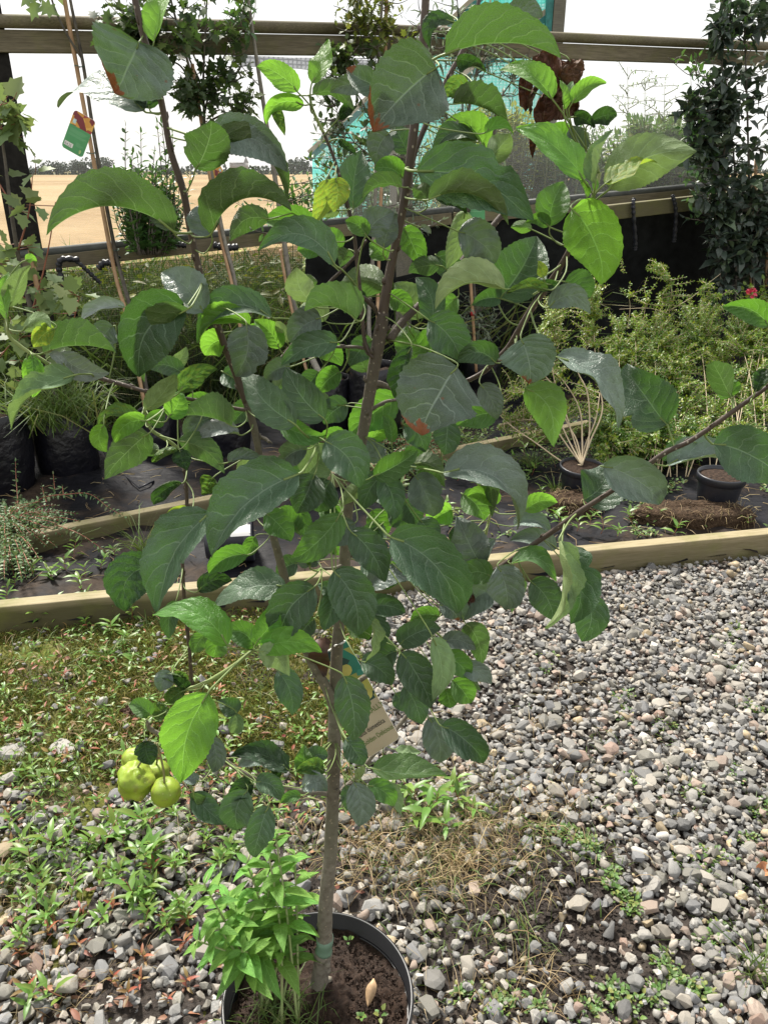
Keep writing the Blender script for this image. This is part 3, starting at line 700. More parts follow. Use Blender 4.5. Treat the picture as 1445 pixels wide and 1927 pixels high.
# base x,y  tip x,y  visible width  kind  [arch px  [depth cm  [curl]]]
LEAVES = """
262 80 214 173 158 e -4 -6 .5|272 209 99 181 44 s 34 -4 1.1|282 205 268 150 48 c 0 -4 1.0|368 318 392 222 78 u -12 -8 .5|394 270 540 322 74 s 36 -6 .6|398 268 544 372 46 u 52 -7 .6
328 436 90 438 72 u 70 -8 .7|325 434 262 358 46 s 8 -7.5 .6|398 440 545 392 66 u 62 -9 .6|398 442 380 382 62 s -6 -8.5 .4|506 412 432 450 42 u 18 -3 .5|290 78 300 -38 36 y 5 -6 .8
300 184 268 176 14 y 3 -6 .5|560 173 480 127 42 y 12 -3 .7|587 156 616 67 32 y -6 -4 1.0|572 198 502 236 40 y 26 -3 .8|515 205 534 253 26 k 4 -3 1.0|588 178 668 198 32 u 14 -1 .5
636 224 664 206 36 c 4 -2 1.6|820 128 706 248 142 e 10 -9 .35|735 165 651 128 50 e -8 -8.5 .5|692 158 622 178 34 s 10 -4 .6|640 262 668 292 28 c 0 0 1.5|665 392 680 280 60 d -6 2 .4
732 250 706 306 48 s 6 3 .5|768 290 742 235 40 d 0 4 .5|614 338 588 422 36 Y -12 -4 .8|631 336 630 396 46 Y 4 -6 .8|640 396 594 416 26 p 8 -3 .8|757 334 704 318 44 m 10 1 .5
756 352 682 368 22 u 14 -2 .6|838 102 1054 106 78 u 46 -10 .5|856 42 808 88 28 c 30 -3 1.6|786 116 762 106 30 y 2 3 1.2|858 114 912 136 44 c 8 -2 2.2|884 162 836 182 46 k 6 0 1.8
852 196 954 234 40 u 26 -1 .6|914 282 832 226 28 y 18 1 .8|916 302 958 248 48 p -4 -5 .7|912 250 966 252 18 y 16 -2 .6|896 268 806 296 44 u 14 0 .4|896 262 812 284 26 d 22 .5 .5
785 322 1008 404 112 d 22 -5 .6|806 376 958 418 44 u 44 -7 .6|800 378 776 352 34 u 6 -6 .6|630 498 486 470 60 d 44 -11 .8|602 448 492 412 50 m 14 -2 .5|690 442 740 396 52 s 6 -5 .7
690 444 650 414 32 m 6 -5.5 .6|722 468 752 402 38 s 8 -2 .9|728 488 694 458 44 m 4 3 .5|760 430 786 502 48 d 6 4 .5|792 428 810 440 16 w 4 2 .8|818 370 880 402 34 c 14 -3 1.6
874 398 846 500 50 p -4 0 .8|862 436 930 498 68 s 14 -1 .8|940 562 1012 442 104 d -6 2 .35|956 40 1022 34 46 s 16 -6 .7|1038 186 942 122 30 y 16 -6 .7|1060 206 1061 148 13 y 0 -6 1.0
1076 194 1141 150 28 y 8 -6 .7|1066 196 1078 150 20 p 0 -5 .6|1078 220 1118 240 36 c 6 -6 1.6|1110 232 1161 220 40 c 8 -6 1.4|1018 240 1032 165 66 b 0 -2 1.9|1056 152 1000 112 50 b 6 0 1.8|1035 100 1008 154 46 b 4 1 1.9|1020 130 1034 182 40 b 4 1 2.0|1006 160 996 212 30 b 0 0 2.2
1070 112 1080 164 44 b 3 -1 1.4|994 138 990 208 50 b -4 1 1.5|1036 186 1086 222 56 b 6 -1 1.2|1005 246 1000 294 30 b 0 0 1.5|1044 120 1052 178 58 b 4 1 1.2|1098 340 972 237 46 y 16 -9 .6
1146 356 1306 282 92 p 24 -10 .4|1138 346 1236 294 20 Y 4 -12 1.2|1120 346 1137 240 16 p -2 -10 1.4|1104 372 1088 330 8 y 0 -9 .8|1118 360 1110 320 8 y 0 -9 .8|1034 426 1060 338 58 m 6 -5 .6
1032 426 990 418 24 m 10 -5 .6|1076 394 1124 536 118 y 22 -8 .5|1094 292 1074 236 44 s 0 1 .6|1062 262 1036 236 40 d 2 3 .6|1000 432 960 428 22 x 4 1 .6|16 578 48 488 32 p -6 -10 1.0
50 490 68 492 16 y 5 -10.5 .8|14 600 4 510 18 y 0 -11 .9|44 622 103 616 30 p 16 -8 .8|104 618 64 654 36 Y 6 -8 .7|82 664 219 660 56 u 28 -7 .5|236 578 152 606 32 w 14 -4 .8
214 614 192 652 48 s 6 -3 .6|112 664 204 702 44 w -12 -5 .7|122 688 92 666 24 w 6 -7 .8|350 577 256 710 112 d 32 -9 .5|356 580 262 706 26 u 16 -10.5 .5|384 588 304 506 70 s 8 -5 .6
512 598 366 632 50 d 40 -4 .5|470 612 372 636 36 y 26 -5 .5|424 640 385 668 48 y 8 -3 .5|464 612 446 710 70 s 10 -9 .5|326 690 350 653 24 p -4 -2 .6|346 704 276 690 34 d 10 -3 .6
274 772 327 692 36 p -10 -11 1.1|338 738 411 698 40 k 14 -9 1.2|318 784 342 736 40 y -4 -8 .7|262 793 180 796 30 k 18 -10 1.1|276 792 216 834 44 y 16 -11 1.0|196 799 202 850 36 y -12 -11 .9
280 816 208 896 64 u 8 -9 .5|284 800 313 774 32 m 2 -6 .5|300 848 250 852 28 u 4 -6 .5|436 801 342 780 44 u 20 -7 .5|402 786 346 824 44 s 8 -4 .6|406 762 340 762 22 d 6 -3 .6
450 818 366 820 28 w 12 -5 .8|140 706 6 794 30 p 12 -9 1.3|52 672 62 748 38 y 8 -6 .6|60 668 56 716 22 m 4 -7 1.2|336 830 422 888 44 u 14 -6 .6|336 846 284 870 46 k 6 -8 2.4|338 846 350 886 34 c 0 -8 1.9|342 910 292 952 46 c 12 -7 1.9|402 898 380 932 48 k 0 -6 1.7
430 870 495 866 24 s 8 -6 .6|562 892 387 1042 96 d 20 -12 .4|586 568 556 503 50 p -8 -4 .4|612 604 556 590 46 p 14 -2 .5|670 602 574 584 56 u 34 -8 .5|726 545 640 535 56 u 14 2 .4
786 602 744 530 56 p 8 3 .4|812 606 785 520 56 d 12 -1 .5|950 544 820 574 54 p 28 -8 .9|806 602 864 682 70 d 14 -3 .4|778 678 768 612 60 m 0 4 .4|860 690 800 822 158 e 12 -11 .3
932 682 862 680 44 d 18 -5 .5|774 652 756 768 44 c -10 -5 1.3|904 724 936 790 42 s 6 -3 .6|936 776 860 800 48 m 6 -2 .5|842 792 832 856 50 d 4 -5 .4|748 748 660 822 64 m 8 5 .4
736 832 718 782 30 m 8 -3 .8|636 644 530 686 48 d 12 -6 .5|604 598 545 644 58 s 8 -5 .5|546 690 498 716 38 s 8 -3 .5|557 800 449 698 70 d -6 -10 .4|611 789 537 692 74 d -8 -9 .4
530 798 613 816 40 m -10 -7 .4|526 656 480 600 38 y 6 -3 .5|542 646 518 602 22 p 2 -3 .8|612 830 678 916 74 d 14 -9 .5|578 846 530 872 44 s 8 -6 .5|576 896 622 836 60 p 0 -5 .3
716 870 690 822 38 s 0 3 .5|702 896 786 844 46 m -6 -7 .5|680 910 642 952 32 p 0 -4 .5|722 890 680 960 48 d 6 -5 .5|718 898 746 976 48 d 6 -6 .4|780 872 832 916 40 u 18 -4 .5
780 895 812 976 66 s 8 -3 .5|834 890 984 986 66 s 46 -6 .5|840 892 930 960 34 u 40 -5.5 .5|928 952 879 936 32 y 16 -4 .7|592 893 560 968 62 d 0 -7 .4|622 905 600 966 60 d 6 -6 .4
940 562 890 576 38 d 8 1 .5|828 500 770 516 36 u 8 2 .5|1032 578 1112 590 40 s 28 -5 .5|980 638 994 722 92 f 8 -9 .35|1046 672 1181 790 44 s 22 -7 .6|988 730 1040 832 66 x 22 -5 .5
1254 798 1184 681 100 d -10 -6 .35|1446 612 1360 577 42 d 14 -5 .5|1374 746 1342 670 42 u -4 -6 .6|1378 745 1366 706 40 d -4 -4 .5|1420 738 1440 692 48 c 0 -8 1.8|1342 836 1478 930 104 d 26 -8 .4
1256 876 1402 886 40 s 26 -6 .6|1302 846 1250 868 42 d 8 -2 .5|1098 940 1146 866 84 d -14 -4 .5|1134 878 1242 956 92 s 18 -8 .5|1150 880 1205 912 50 s 8 -5 .5|988 962 1050 944 34 y 10 -2 .8
1022 522 1012 490 22 Y 2 -7 1.2|1030 545 955 548 26 k 6 -8 1.6|1012 548 1052 536 34 c 6 -5 1.2|1062 530 1112 560 60 d 4 2 .6|292 1063 232 1150 86 c 26 -10 .8|396 964 284 1146 80 d 14 -11 .5
356 962 314 988 42 Y 8 -9 2.2|466 1044 392 1080 42 m 12 -6 .6|374 1112 436 1092 36 c 10 -6 1.6|540 1105 396 1136 54 d 16 -10 .4|428 1214 291 1146 58 y 26 -13 .5|332 1130 315 1203 34 d 4 -8 .4
388 1192 362 1230 32 d 2 -5 .5|422 1196 402 1240 40 m 4 -8 .5|480 1218 420 1190 44 m 14 -10 .5|392 1304 334 1474 102 y 10 -14 .35|350 1296 300 1272 46 c 8 -8 1.9|346 1300 316 1326 38 k 4 -9 1.8
322 1264 298 1302 34 s 2 -8 1.2|330 1270 352 1282 22 k 6 -8 1.5|284 1346 242 1326 32 m 6 -9 .8|268 1338 226 1338 20 b 3 -8 1.5|288 1346 318 1334 36 k 2 -8 1.2|446 1342 412 1316 38 d 2 -4 .8|444 1342 438 1382 34 p 4 -4 .6
274 1394 286 1442 44 c -3 -11 .8|396 1386 402 1456 34 s 8 -8 .5|420 1402 412 1440 26 m 4 -7 .6|544 1450 438 1418 44 c 14 -7 1.0|520 1440 448 1440 34 s 14 -6 .8|500 966 546 1020 48 d 6 -6 .5
640 966 540 1052 64 m -14 -9 .5|668 984 614 1032 50 s 4 -6 .4|582 1066 566 1036 24 s -3 -3 .6|584 1066 602 1044 24 s 3 -3 .6|583 1064 582 1028 14 m 0 -3.5 .8|660 1000 724 1096 60 d 10 -9 .5
734 1010 866 1160 106 d 28 -11 .4|790 978 816 1026 44 d 4 -2 .5|812 1030 848 1066 38 y 12 2 .6|902 1060 858 974 64 s 0 -2 1.0|890 1066 930 1014 44 s 6 -1 .6|690 1108 786 1090 38 s 16 -3 .5
722 1106 786 1074 40 m 16 -2 .5|628 1074 678 1196 84 d 14 -12 .4|630 1104 612 1190 46 d -2 -12.5 .5|592 1104 516 1210 82 d 12 -11 .4|592 1164 560 1206 38 d 4 -6 .5|484 1207 527 1134 48 y -4 -13 .6
492 1222 604 1226 48 y 16 -13 .6|486 1226 540 1272 44 p 14 -14 .6|522 1262 551 1346 48 d 10 -7 .5|694 1142 762 1153 44 d 8 -4 .5|698 1163 699 1250 16 p 6 -10 1.0|702 1155 722 1222 28 d 4 -5 .5
654 1172 692 1206 38 d 8 -3 .5|679 1244 738 1290 46 d 10 -7 .4|646 1272 664 1398 68 d 10 -12 .4|650 1390 682 1442 40 d 4 -9 .5|746 1226 712 1250 44 d 6 -4 .5|752 1213 830 1187 44 d 12 -7 .5
832 1207 896 1220 32 s 8 -5 .6|876 1174 898 1250 46 u 14 -2 .5|754 1228 808 1336 68 d 10 -9 .4|760 1290 796 1366 48 d 4 -8 .4|814 1200 828 1325 42 p 10 -10 .4|836 1236 882 1276 44 d 8 -5 .5
862 1257 926 1292 36 s 12 -5 .6|870 1266 902 1296 26 u 4 -3 .5|850 1280 886 1326 44 d 4 -4 .6|838 1296 846 1334 36 d 2 -3 .5|744 1304 764 1342 30 d 2 -3 .5|806 1350 830 1440 58 s 8 -6 .5
830 1366 908 1443 56 d 14 -9 .4|744 1410 792 1412 18 p -4 2 .6|700 1446 841 1450 46 m -8 -10 .5|826 1160 772 1172 32 m 10 1 .6|926 1086 860 1096 44 d 14 -3 .5|936 1066 946 1152 66 s 12 -5 .5
926 1110 868 1166 56 s 10 0 .5|880 1108 884 1142 22 b 3 0 1.5|826 1138 862 1170 34 e 8 -6 .6|1052 1018 1040 1186 22 p 14 -9 1.2|1058 1032 1078 1178 68 d 24 -7 .4|1100 1116 1098 1213 60 d 12 -3 .4
998 1094 1044 1172 56 d 10 -4 .4|1046 1032 964 1016 34 s 12 0 .5|966 990 1038 996 26 s 12 -1 .5|962 1060 1050 1086 30 m 22 -4 .6|986 1092 966 1152 28 u 6 -3 .5|366 1490 426 1552 44 d -6 -7 .6|364 1492 416 1548 20 u -12 -8 .5
466 1487 444 1568 58 d 10 -8 .5|478 1474 438 1512 40 c 8 -7 1.5|372 1470 344 1466 24 s 4 -8 .6|482 1471 531 1504 38 d 10 -8 .4|568 1482 614 1487 36 s 14 -7 .6|566 1498 528 1512 20 m 6 -5 .6
506 1516 484 1624 50 d 8 -11 .4|666 1472 678 1557 52 s 8 -9 .4|650 1478 656 1530 28 d 4 -5 .5|692 1478 745 1520 36 d 10 -7 .5|728 1474 752 1536 22 p 4 -5 .5|512 1436 530 1462 40 c 0 -6 1.5
610 1452 556 1450 34 k 10 -6 1.6|582 1450 574 1404 36 m -6 -5 .8|586 1432 616 1424 36 d 8 -4 .6|668 1466 690 1443 16 p 3 -5 .7|455 905 470 850 22 p 0 2 .5|470 940 500 870 34 p 0 3 .5
500 880 520 905 36 d 4 2 .5|655 470 640 500 30 u 0 3 .5|880 1012 846 1018 36 d 6 1 .5|770 1092 740 1060 40 d 4 4 .5|612 1010 640 1045 40 d 4 3 .5|560 1060 520 1082 40 d 4 4 .5
640 700 600 740 44 m 6 2 .6|655 760 610 800 46 d 8 3 .5|700 640 660 690 44 d 6 4 .5|745 690 790 720 44 m 10 3 .6|760 800 800 850 46 d 10 4 .6|690 700 650 650 40 u 4 4 .5
730 560 770 590 40 m 8 3 .6|620 760 560 770 40 s 8 3 .6|590 640 640 690 42 d 8 4 .6|700 830 740 790 40 y 6 4 .7|790 640 840 660 44 d 10 5 .5|650 820 600 850 42 m 8 4 .6|540 960 580 1010 44 d 6 3 .5|600 950 650 1000 46 m 8 4 .5
680 1060 720 1110 44 d 8 3 .6|620 1020 580 1060 44 d 8 4 .6|560 560 600 530 44 u 8 3 .5|640 470 600 440 40 m 6 4 .6|820 480 860 540 44 d 8 4 .6|860 560 820 610 44 m 6 5 .6|480 760 440 800 40 d 6 2 .6|520 740 560 700 40 u 6 3 .5
500 620 460 660 42 m 8 2 .6|420 700 460 740 40 d 6 2 .6|690 560 650 590 38 d 6 3 .6|600 480 560 470 36 m 8 3 .6|760 860 800 880 40 d 8 4 .6|730 960 770 1000 44 d 8 4 .5
830 880 790 930 48 d 8 2 .5|870 930 910 980 46 m 8 2 .5|900 990 870 1040 44 s 8 2 .6|600 870 560 920 48 d 8 2 .5|640 860 690 900 46 d 8 2 .5|800 1000 770 1050 46 d 6 2 .5|850 960 810 990 44 y 6 3 .6|710 920 750 960 46 d 8 3 .5|560 1000 520 960 40 m 8 2 .6|640 1130 600 1100 40 d 6 2 .5
720 985 690 1030 44 d 0 4 .5|760 940 790 990 44 d 0 4 .5|700 960 730 1005 40 m 0 5 .5|480 1010 460 1050 30 m 0 2 .5|600 700 566 740 40 d 0 3 .5|640 960 610 990 40 d 0 4 .5
"""
def leafprofile(s):
    return ((s ** .55) * ((1 - s) ** .86)) / .376 * (1.0 if s < .85 else 1.0)
NR, US = 26, [-1, -.82, -.52, -.22, 0, .22, .52, .82, 1]
lrng = random.Random(11)
def apple_leaf(bx, by, tx, ty, w, kind, arch=0.0, dep=0.0, curl=.5):
    if kind == 'd' and lrng.random() < .25 and math.hypot(tx - bx, ty - by) < 95: kind = 'm'
    under = kind in 'upx' and not (kind == 'p' and lrng.random() < .35)
    fwd = Vector((0, CP, -SP))
    off = dep * .011 + (.045 if bx > 960 and by > 740 else 0)
    if kind not in 'bcek': w *= 1.06 if math.hypot(tx - bx, ty - by) < 120 else .96
    B = T(bx, by, off)
    # snap the base depth to the wood nearby, keeping the listed order
    plen = math.hypot(tx - bx, ty - by)
    mpp = (B - ORI).dot(fwd) / FPX
    L = plen * mpp
    dn = (ty - by) / max(plen, 1)
    lift = .30 if not under else .30
    dz = -dn * lift * L if not under else dn * lift * L
    dz += lrng.uniform(-.12, .12) * L
    Tp = T(tx, ty, off + dz)
    ax, ay = tx - bx, ty - by
    px, py = (ay, -ax) if -ax < 0 else (-ay, ax)                 # perpendicular pointing up the picture
    if abs(ax) < .2 * abs(ay) and px < 0: px, py = -px, -py
    pl = math.hypot(px, py)
    folded = kind == 'u' and arch >= 20 and w >= 40
    if folded: arch = arch - w * .30
    mx_, my_ = (bx + tx) / 2 + px / pl * arch, (by + ty) / 2 + py / pl * arch
    M = T(mx_, my_, off + dz * .5 - abs(arch) * mpp * .25)
    C = M * 2 - (B + Tp) * .5
    t0 = (Tp - B).normalized(); view = (ORI - M).normalized()
    c0 = t0.cross(view).normalized(); n0 = c0.cross(t0).normalized()
    if n0.dot(view) < 0: n0 = -n0
    Wv = w * mpp; Wt = max(Wv, .46 * L); phi = math.acos(min(1, Wv / Wt)) * .85
    if folded: Wt = 2 * Wv * .66 / 1.35; phi = R(72)
    best = None
    for sg in (1, -1):
        c = (c0 * math.cos(phi) + n0 * math.sin(phi) * sg).normalized()
        n = t0.cross(c).normalized()
        if n.dot(view) < 0: n = -n
        N = -n if under else n
        if best is None or N.z > best[0]: best = (N.z, c, N)
    _, c, N = best
    bite = (lrng.random() < .22, lrng.uniform(.25, .9), lrng.choice((-1, 1)), lrng.uniform(.12, .45), lrng.uniform(.02, .05)); curl *= lrng.uniform(.8, 1.7) if curl < .9 else 1
    tw = lrng.uniform(-.6, .6); wa = lrng.uniform(.05, .17); wf = lrng.uniform(1.5, 2.6); wp = lrng.uniform(0, 6)
    vf = (lrng.choice((.1, .2, .32, .45, .6, .8)) * lrng.uniform(.8, 1.2) if curl < 1 else .1) if not folded else 1.35
    cr = .07 if curl < .9 else .07 + .10 * (curl - .7)
    recv = lrng.uniform(.15, .75) if not folded else .1; sway = lrng.uniform(-.05, .05)
    seedv = Vector((lrng.uniform(0, 99), lrng.uniform(0, 99), 0))
    side_tear = lrng.random()
    vs, uvs = [], []
    for i in range(NR + 1):
        s = i / NR
        P = B * (1 - s) ** 2 + C * 2 * s * (1 - s) + Tp * s * s
        tg = ((C - B) * (1 - s) + (Tp - C) * s).normalized()
        P = P - N * (recv * L * max(0, s - .5) ** 2) + c * (sway * L * math.sin(s * 5.2) * s)
        cc = (c - tg * c.dot(tg)).normalized(); nn = tg.cross(cc).normalized()
        if nn.dot(N) < 0: nn = -nn
        a = tw * (s - .4) * (1 + max(0, curl - .9) * 1.5); cc, nn = cc * math.cos(a) + nn * math.sin(a), nn * math.cos(a) - cc * math.sin(a)
        hw = Wt * .5 * leafprofile(min(max(s, .0), 1.0)) if 0 < s < 1 else .0004
        hw = max(hw, .0004)
        kc = max(.05, curl * (.7 + .6 * math.sin(s * 2.3 + wp)))
        for u in US:
            uu = u
            if abs(u) == 1: uu = u * (1 + (.034 if i % 2 else -.02) + .05 * noise.noise(seedv + Vector((s * 6, u * 3, 0))))
            if bite[0] and u * bite[2] > .4: uu *= 1 - bite[3] * math.exp(-((s - bite[1]) / bite[4]) ** 2)
            th = uu * kc
            x = math.sin(th) / kc * hw; z = (1 - math.cos(th)) / kc * hw + vf * abs(uu) * hw
            z += wa * hw * (abs(uu) ** 1.6) * math.sin(wf * 6.283 * s + wp + (1.3 if u > 0 else 0))
            z += cr * Wt * noise.noise(seedv + Vector((s * 4.0, u * 1.8, 1))) * (abs(u) * .7 + .3)
            if kind in 'cbk': z += (.34 if kind == 'b' else .11) * Wt * noise.noise(seedv + Vector((s * 8, u * 3.5, 4)))
            elif kind in 'dse': z += .022 * Wt * noise.noise(seedv + Vector((s * 9, u * 4, 4)))
            vs.append(P + cc * x + nn * z)
            uvs.append((u * .5 + .5, s))
    nu = len(US); fs = []
    for i in range(NR):
        for j in range(nu - 1):
            a = i * nu + j; fs.append((a, a + 1, a + nu + 1, a + nu))
    # make the front face the upper side
    mid = (NR // 2) * nu + nu // 2
    f = fs[(NR // 2) * (nu - 1) + nu // 2]
    nf = (vs[f[1]] - vs[f[0]]).cross(vs[f[3]] - vs[f[0]])
    if nf.dot(N) < 0: fs = [tuple(reversed(q)) for q in fs]
    # stalk back to the nearest wood, leaving opposite to the blade
    d = np.linalg.norm(SPT - np.array(tuple(B)), axis=1)
    dirs = (SPT - np.array(tuple(B))) / np.maximum(d, 1e-6)[:, None]
    score = d + .35 * np.minimum(d, .06) * (dirs @ np.array(tuple(t0)))
    j = int(np.argmin(score)); A, AT, anm, ar = samples[j]
    m = MB(); m.add(vs, fs); mp = MB()
    dist = (A - B).length
    if dist > .002:
        h = (B - t0 * min(dist * .5, .022)) * .6 + (A + B) * .2 - Vector((0, 0, min(.004, dist * .1)))
        pts = [A + (A - B) * 0, A.lerp(h, .55), h.lerp(B, .6), B, B + (C - B) * .25]
        pr = max(.0007, min(.0013, L * .012))
        mp.tube(catmull(pts, 3), pr, 6)
    me = m.mesh()
    uvl = me.uv_layers.new(name='UVMap')
    flat = np.zeros((len(me.loops), 2), np.float32)
    li = np.zeros(len(me.loops), np.int32); me.loops.foreach_get('vertex_index', li)
    arr = np.array(uvs, np.float32); msk = li < len(uvs)
    flat[msk] = arr[li[msk]]; flat[~msk] = (.5, .5)
    uvl.data.foreach_set('uv', flat.ravel())
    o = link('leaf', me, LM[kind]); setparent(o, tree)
    if mp.v: s_ = link('petiole', mp.mesh(), M_PETIOLE); s_.parent = o
    return o
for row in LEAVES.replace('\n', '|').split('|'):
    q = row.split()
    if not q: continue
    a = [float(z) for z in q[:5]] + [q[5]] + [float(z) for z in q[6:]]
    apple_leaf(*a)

# ---- apples
k = NT('apple_skin'); o = k.obj()
n1, n2 = k.noise(30, 4, o), k.noise(110, 4, o, .6)
c = k.mix(k.mr(n1, .35, .65), (.17, .255, .018), (.255, .335, .03))
c = k.mix(k.mr(n2, .54, .66, 0, .6), c, (.17, .17, .04)); c = k.mix(k.mr(k.noise(14, 5, o, .7), .58, .72, 0, .5), c, (.26, .17, .06)); c = k.mix(k.mr(k.voro(140, 'F1', o), .16, .06, 0, .5), c, (.5, .52, .2))
k.p(color=c, rough=.5, spec=.4, normal=k.bump(n2, .0008, .45)); M_APPLE = k.m
M_STALK = simple('stalk', (.18, .17, .07), .6)
def apple(px, py, rpx, off, lumpy, label, stalk_to, seed):
    c = T(px, py, off); mpp = (c - ORI).dot(Vector((0, CP, -SP))) / FPX; r = rpx * mpp
    vs, fs = [], []; NS, NT_ = 40, 28
    sd = Vector((seed * 7.1, seed * 3.3, 0))
    for j in range(NT_ + 1):
        ph = math.pi * j / NT_
        for i in range(NS):
            th = 2 * math.pi * i / NS
            d = Vector((math.sin(ph) * math.cos(th), math.sin(ph) * math.sin(th), math.cos(ph)))
            rr_ = r * (1 + lumpy * noise.noise(d * 1.7 + sd) + lumpy * .5 * noise.noise(d * 4 + sd))
            rr_ *= 1 - .16 * math.exp(-(ph / .24) ** 2) - .12 * math.exp(-((math.pi - ph) / .22) ** 2)
            rr_ *= 1 - lumpy * .9 * max(0, math.cos(th - 4.2 + seed + ph * .4)) ** 10 * math.sin(ph) ** 2 * (ph > 1.2)
            z = d.z * rr_ * (.95 + lumpy * .2)
            vs.append(Vector((d.x * rr_ * (1 - .07 * d.z * -1), d.y * rr_ * (1 + .07 * d.z), z)))
    for j in range(NT_):
        for i in range(NS):
            i2 = (i + 1) % NS
            fs.append((j * NS + i, (j + 1) * NS + i, (j + 1) * NS + i2, j * NS + i2))
    o = link('apple', mesh(vs, fs), M_APPLE); o.location = c
    o.rotation_euler = (R(8), R(-6 + seed * 3), seed)
    tag(o, label, 'apple', 'green apples hanging at the low left of the tree')
    s1 = T(*stalk_to, off)
    m = MB(); top = c + Vector((0, 0, r * .62)); m.tube(catmull([top, top.lerp(s1, .4) + Vector((.002, 0, 0)), s1], 4), [.0013] * 9, 6)
    st = m.build('stalk', M_STALK); st.parent = o; st.matrix_parent_inverse = (Matrix.Translation(c) @ o.rotation_euler.to_matrix().to_4x4()).inverted()
    m = MB(); bt = c - Vector((0, 0, r * .80))
    for i in range(5):
        a = i * 1.257; dd = Vector((math.cos(a), math.sin(a), -.3)); m.leaf(bt, dd, Vector((0, 0, -1)), r * .2, r * .12)
    e = m.build('calyx', M_STALK); e.parent = o; e.matrix_parent_inverse = st.matrix_parent_inverse
    return o
apple(256, 1470, 35, -.085, .20, 'biggest green apple, lumpy and creased, hanging at the lower left', (284, 1392), 1)
apple(312, 1491, 28.5, -.095, .05, 'round smooth green apple hanging by a long stalk on the right of its cluster', (296, 1398), 2)
apple(254, 1432, 25, -.055, .08, 'green apple half hidden behind the top of the lumpy apple', (284, 1388), 3)
apple(296, 1455, 24, -.045, .06, 'shaded green apple hidden at the back of the cluster', (292, 1398), 4)

# ---- printed card hung on the trunk
M_CARD = simple('card_beige', (.50, .42, .31), .5, .06, 20); M_WHITE = simple('card_white', (.75, .74, .72), .5, .03)
k = NT('card_photo'); o = k.obj()
v = k.voro(55, 'F1', o, 'Color'); sx = k.new('SeparateXYZ'); k.l.new(v, sx.inputs[0])
c = k.ramp(sx.outputs[0], [(0, (.02, .05, .06)), (.25, (.03, .25, .20)), (.45, (.05, .35, .30)), (.6, (.50, .48, .12)), (.8, (.62, .55, .2))], 'CONSTANT')
k.p(color=k.mix(k.mr(k.noise(40, 3, o), .3, .7, 0, .5), c, (.04, .12, .09)), rough=.35); M_PHOTO = k.m
M_INKB = simple('ink_black', (.03, .03, .03), .6, 0); M_INKG = simple('ink_green', (.13, .20, .05), .6, 0)
def card(name, label, tl, tr_, bl, mats, off0, split, group=None, T_=T, corner=.12):
    """flat printed card: corner points of its top left, top right and bottom left"""
    o0, ex, ey = tl, tr_ - tl, bl - tl
    n = ex.cross(ey).normalized()
    if n.dot(ORI - tl) < 0: n = -n
    th = thing(name, label, 'plant label', tuple(tl), group)
    def q(u, v, h=0.0): return o0 + ex * u + ey * v + n * h
    asp = ex.length / ey.length
    def rr_(v0, v1, h, top, bot):
        pts = []
        for (u, v, su, sv, rnd) in ((0, v0, 1, 1, top), (0, v1, 1, -1, bot), (1, v1, -1, -1, bot), (1, v0, -1, 1, top)):
            if rnd:
                arc = [(corner * (1 - math.cos(t)), corner * (1 - math.sin(t))) for t in (0, .4, .8, 1.2, 1.57)]
                arc = [(u + su * a, v + sv * b * asp) for a, b in arc]
                if (su > 0) != (sv > 0): arc = arc
                if su * sv < 0: pts += arc
                else: pts += arc[::-1]
            else: pts.append((u, v))
        return [q(a, b, h) for a, b in pts]
    def plate(nm, v0, v1, top, bot, mat, h):
        fr = rr_(v0, v1, h, top, bot); bk = rr_(v0, v1, h - .0012, top, bot); N_ = len(fr)
        m = MB(); m.add(fr + bk, [tuple(range(N_)), tuple(reversed(range(N_, 2 * N_)))] + [(i, N_ + i, N_ + (i + 1) % N_, (i + 1) % N_) for i in range(N_)])
        m.build(nm, mat, th, smooth=False)
    plate('photo', 0, split, True, False, mats[0], .0006)
    plate('panel', split, 1, False, True, mats[1], .0006)
    plate('backing', -.008, 1.008, True, True, M_WHITE, -.0008)
    rot = Matrix((ex.normalized(), -(ey - ex.normalized() * ey.dot(ex.normalized())).normalized(), n)).transposed().to_4x4()
    def text(s, u, v, size, mat, sx=1.0):
        cu = bpy.data.curves.new('lettering', 'FONT'); cu.body = s; cu.size = size; cu.materials.append(mat); cu.extrude = .0001
        t0_ = bpy.data.objects.new('lettering_curve', cu); COL.objects.link(t0_); bpy.context.view_layer.update()
        tm = bpy.data.meshes.new_from_object(t0_.evaluated_get(bpy.context.evaluated_depsgraph_get())); bpy.data.objects.remove(t0_)
        t = bpy.data.objects.new('lettering', tm); COL.objects.link(t)
        t.matrix_world = Matrix.Translation(q(u, v, .0012)) @ rot @ Matrix.Diagonal((sx, 1, 1, 1)); t.parent = th; t.matrix_parent_inverse = Matrix.Translation(-Vector(th.location))
    def patch(nm, u0, v0, u1, v1, mat, h=.0011):
        m = MB(); m.add([q(u0, v0, h), q(u0, v1, h), q(u1, v1, h), q(u1, v0, h)], [(0, 1, 2, 3)]); m.build(nm, mat, th, smooth=False)
    return th, text, patch, q
tl, tr_, bl = T(590, 1245, .030), T(652, 1204, .035), T(692, 1426, .012)
th, text, patch, q = card('plant_label', 'printed label with beige lower half and fruit photo, hung behind the trunk', tl, tr_, bl, (M_PHOTO, M_CARD), 0, .565)
W = (tr_ - tl).length
text('NATURALLY', .10, .665, W * .215, M_INKG, .80)
text('Malus domestica', .02, .80, W * .20, M_INKB, .64)
text("'Golden Delicious'", .05, .89, W * .20, M_INKG, .66)
M_FRUIT = simple('printed_fruit', (.52, .47, .14), .4, .2, 60)
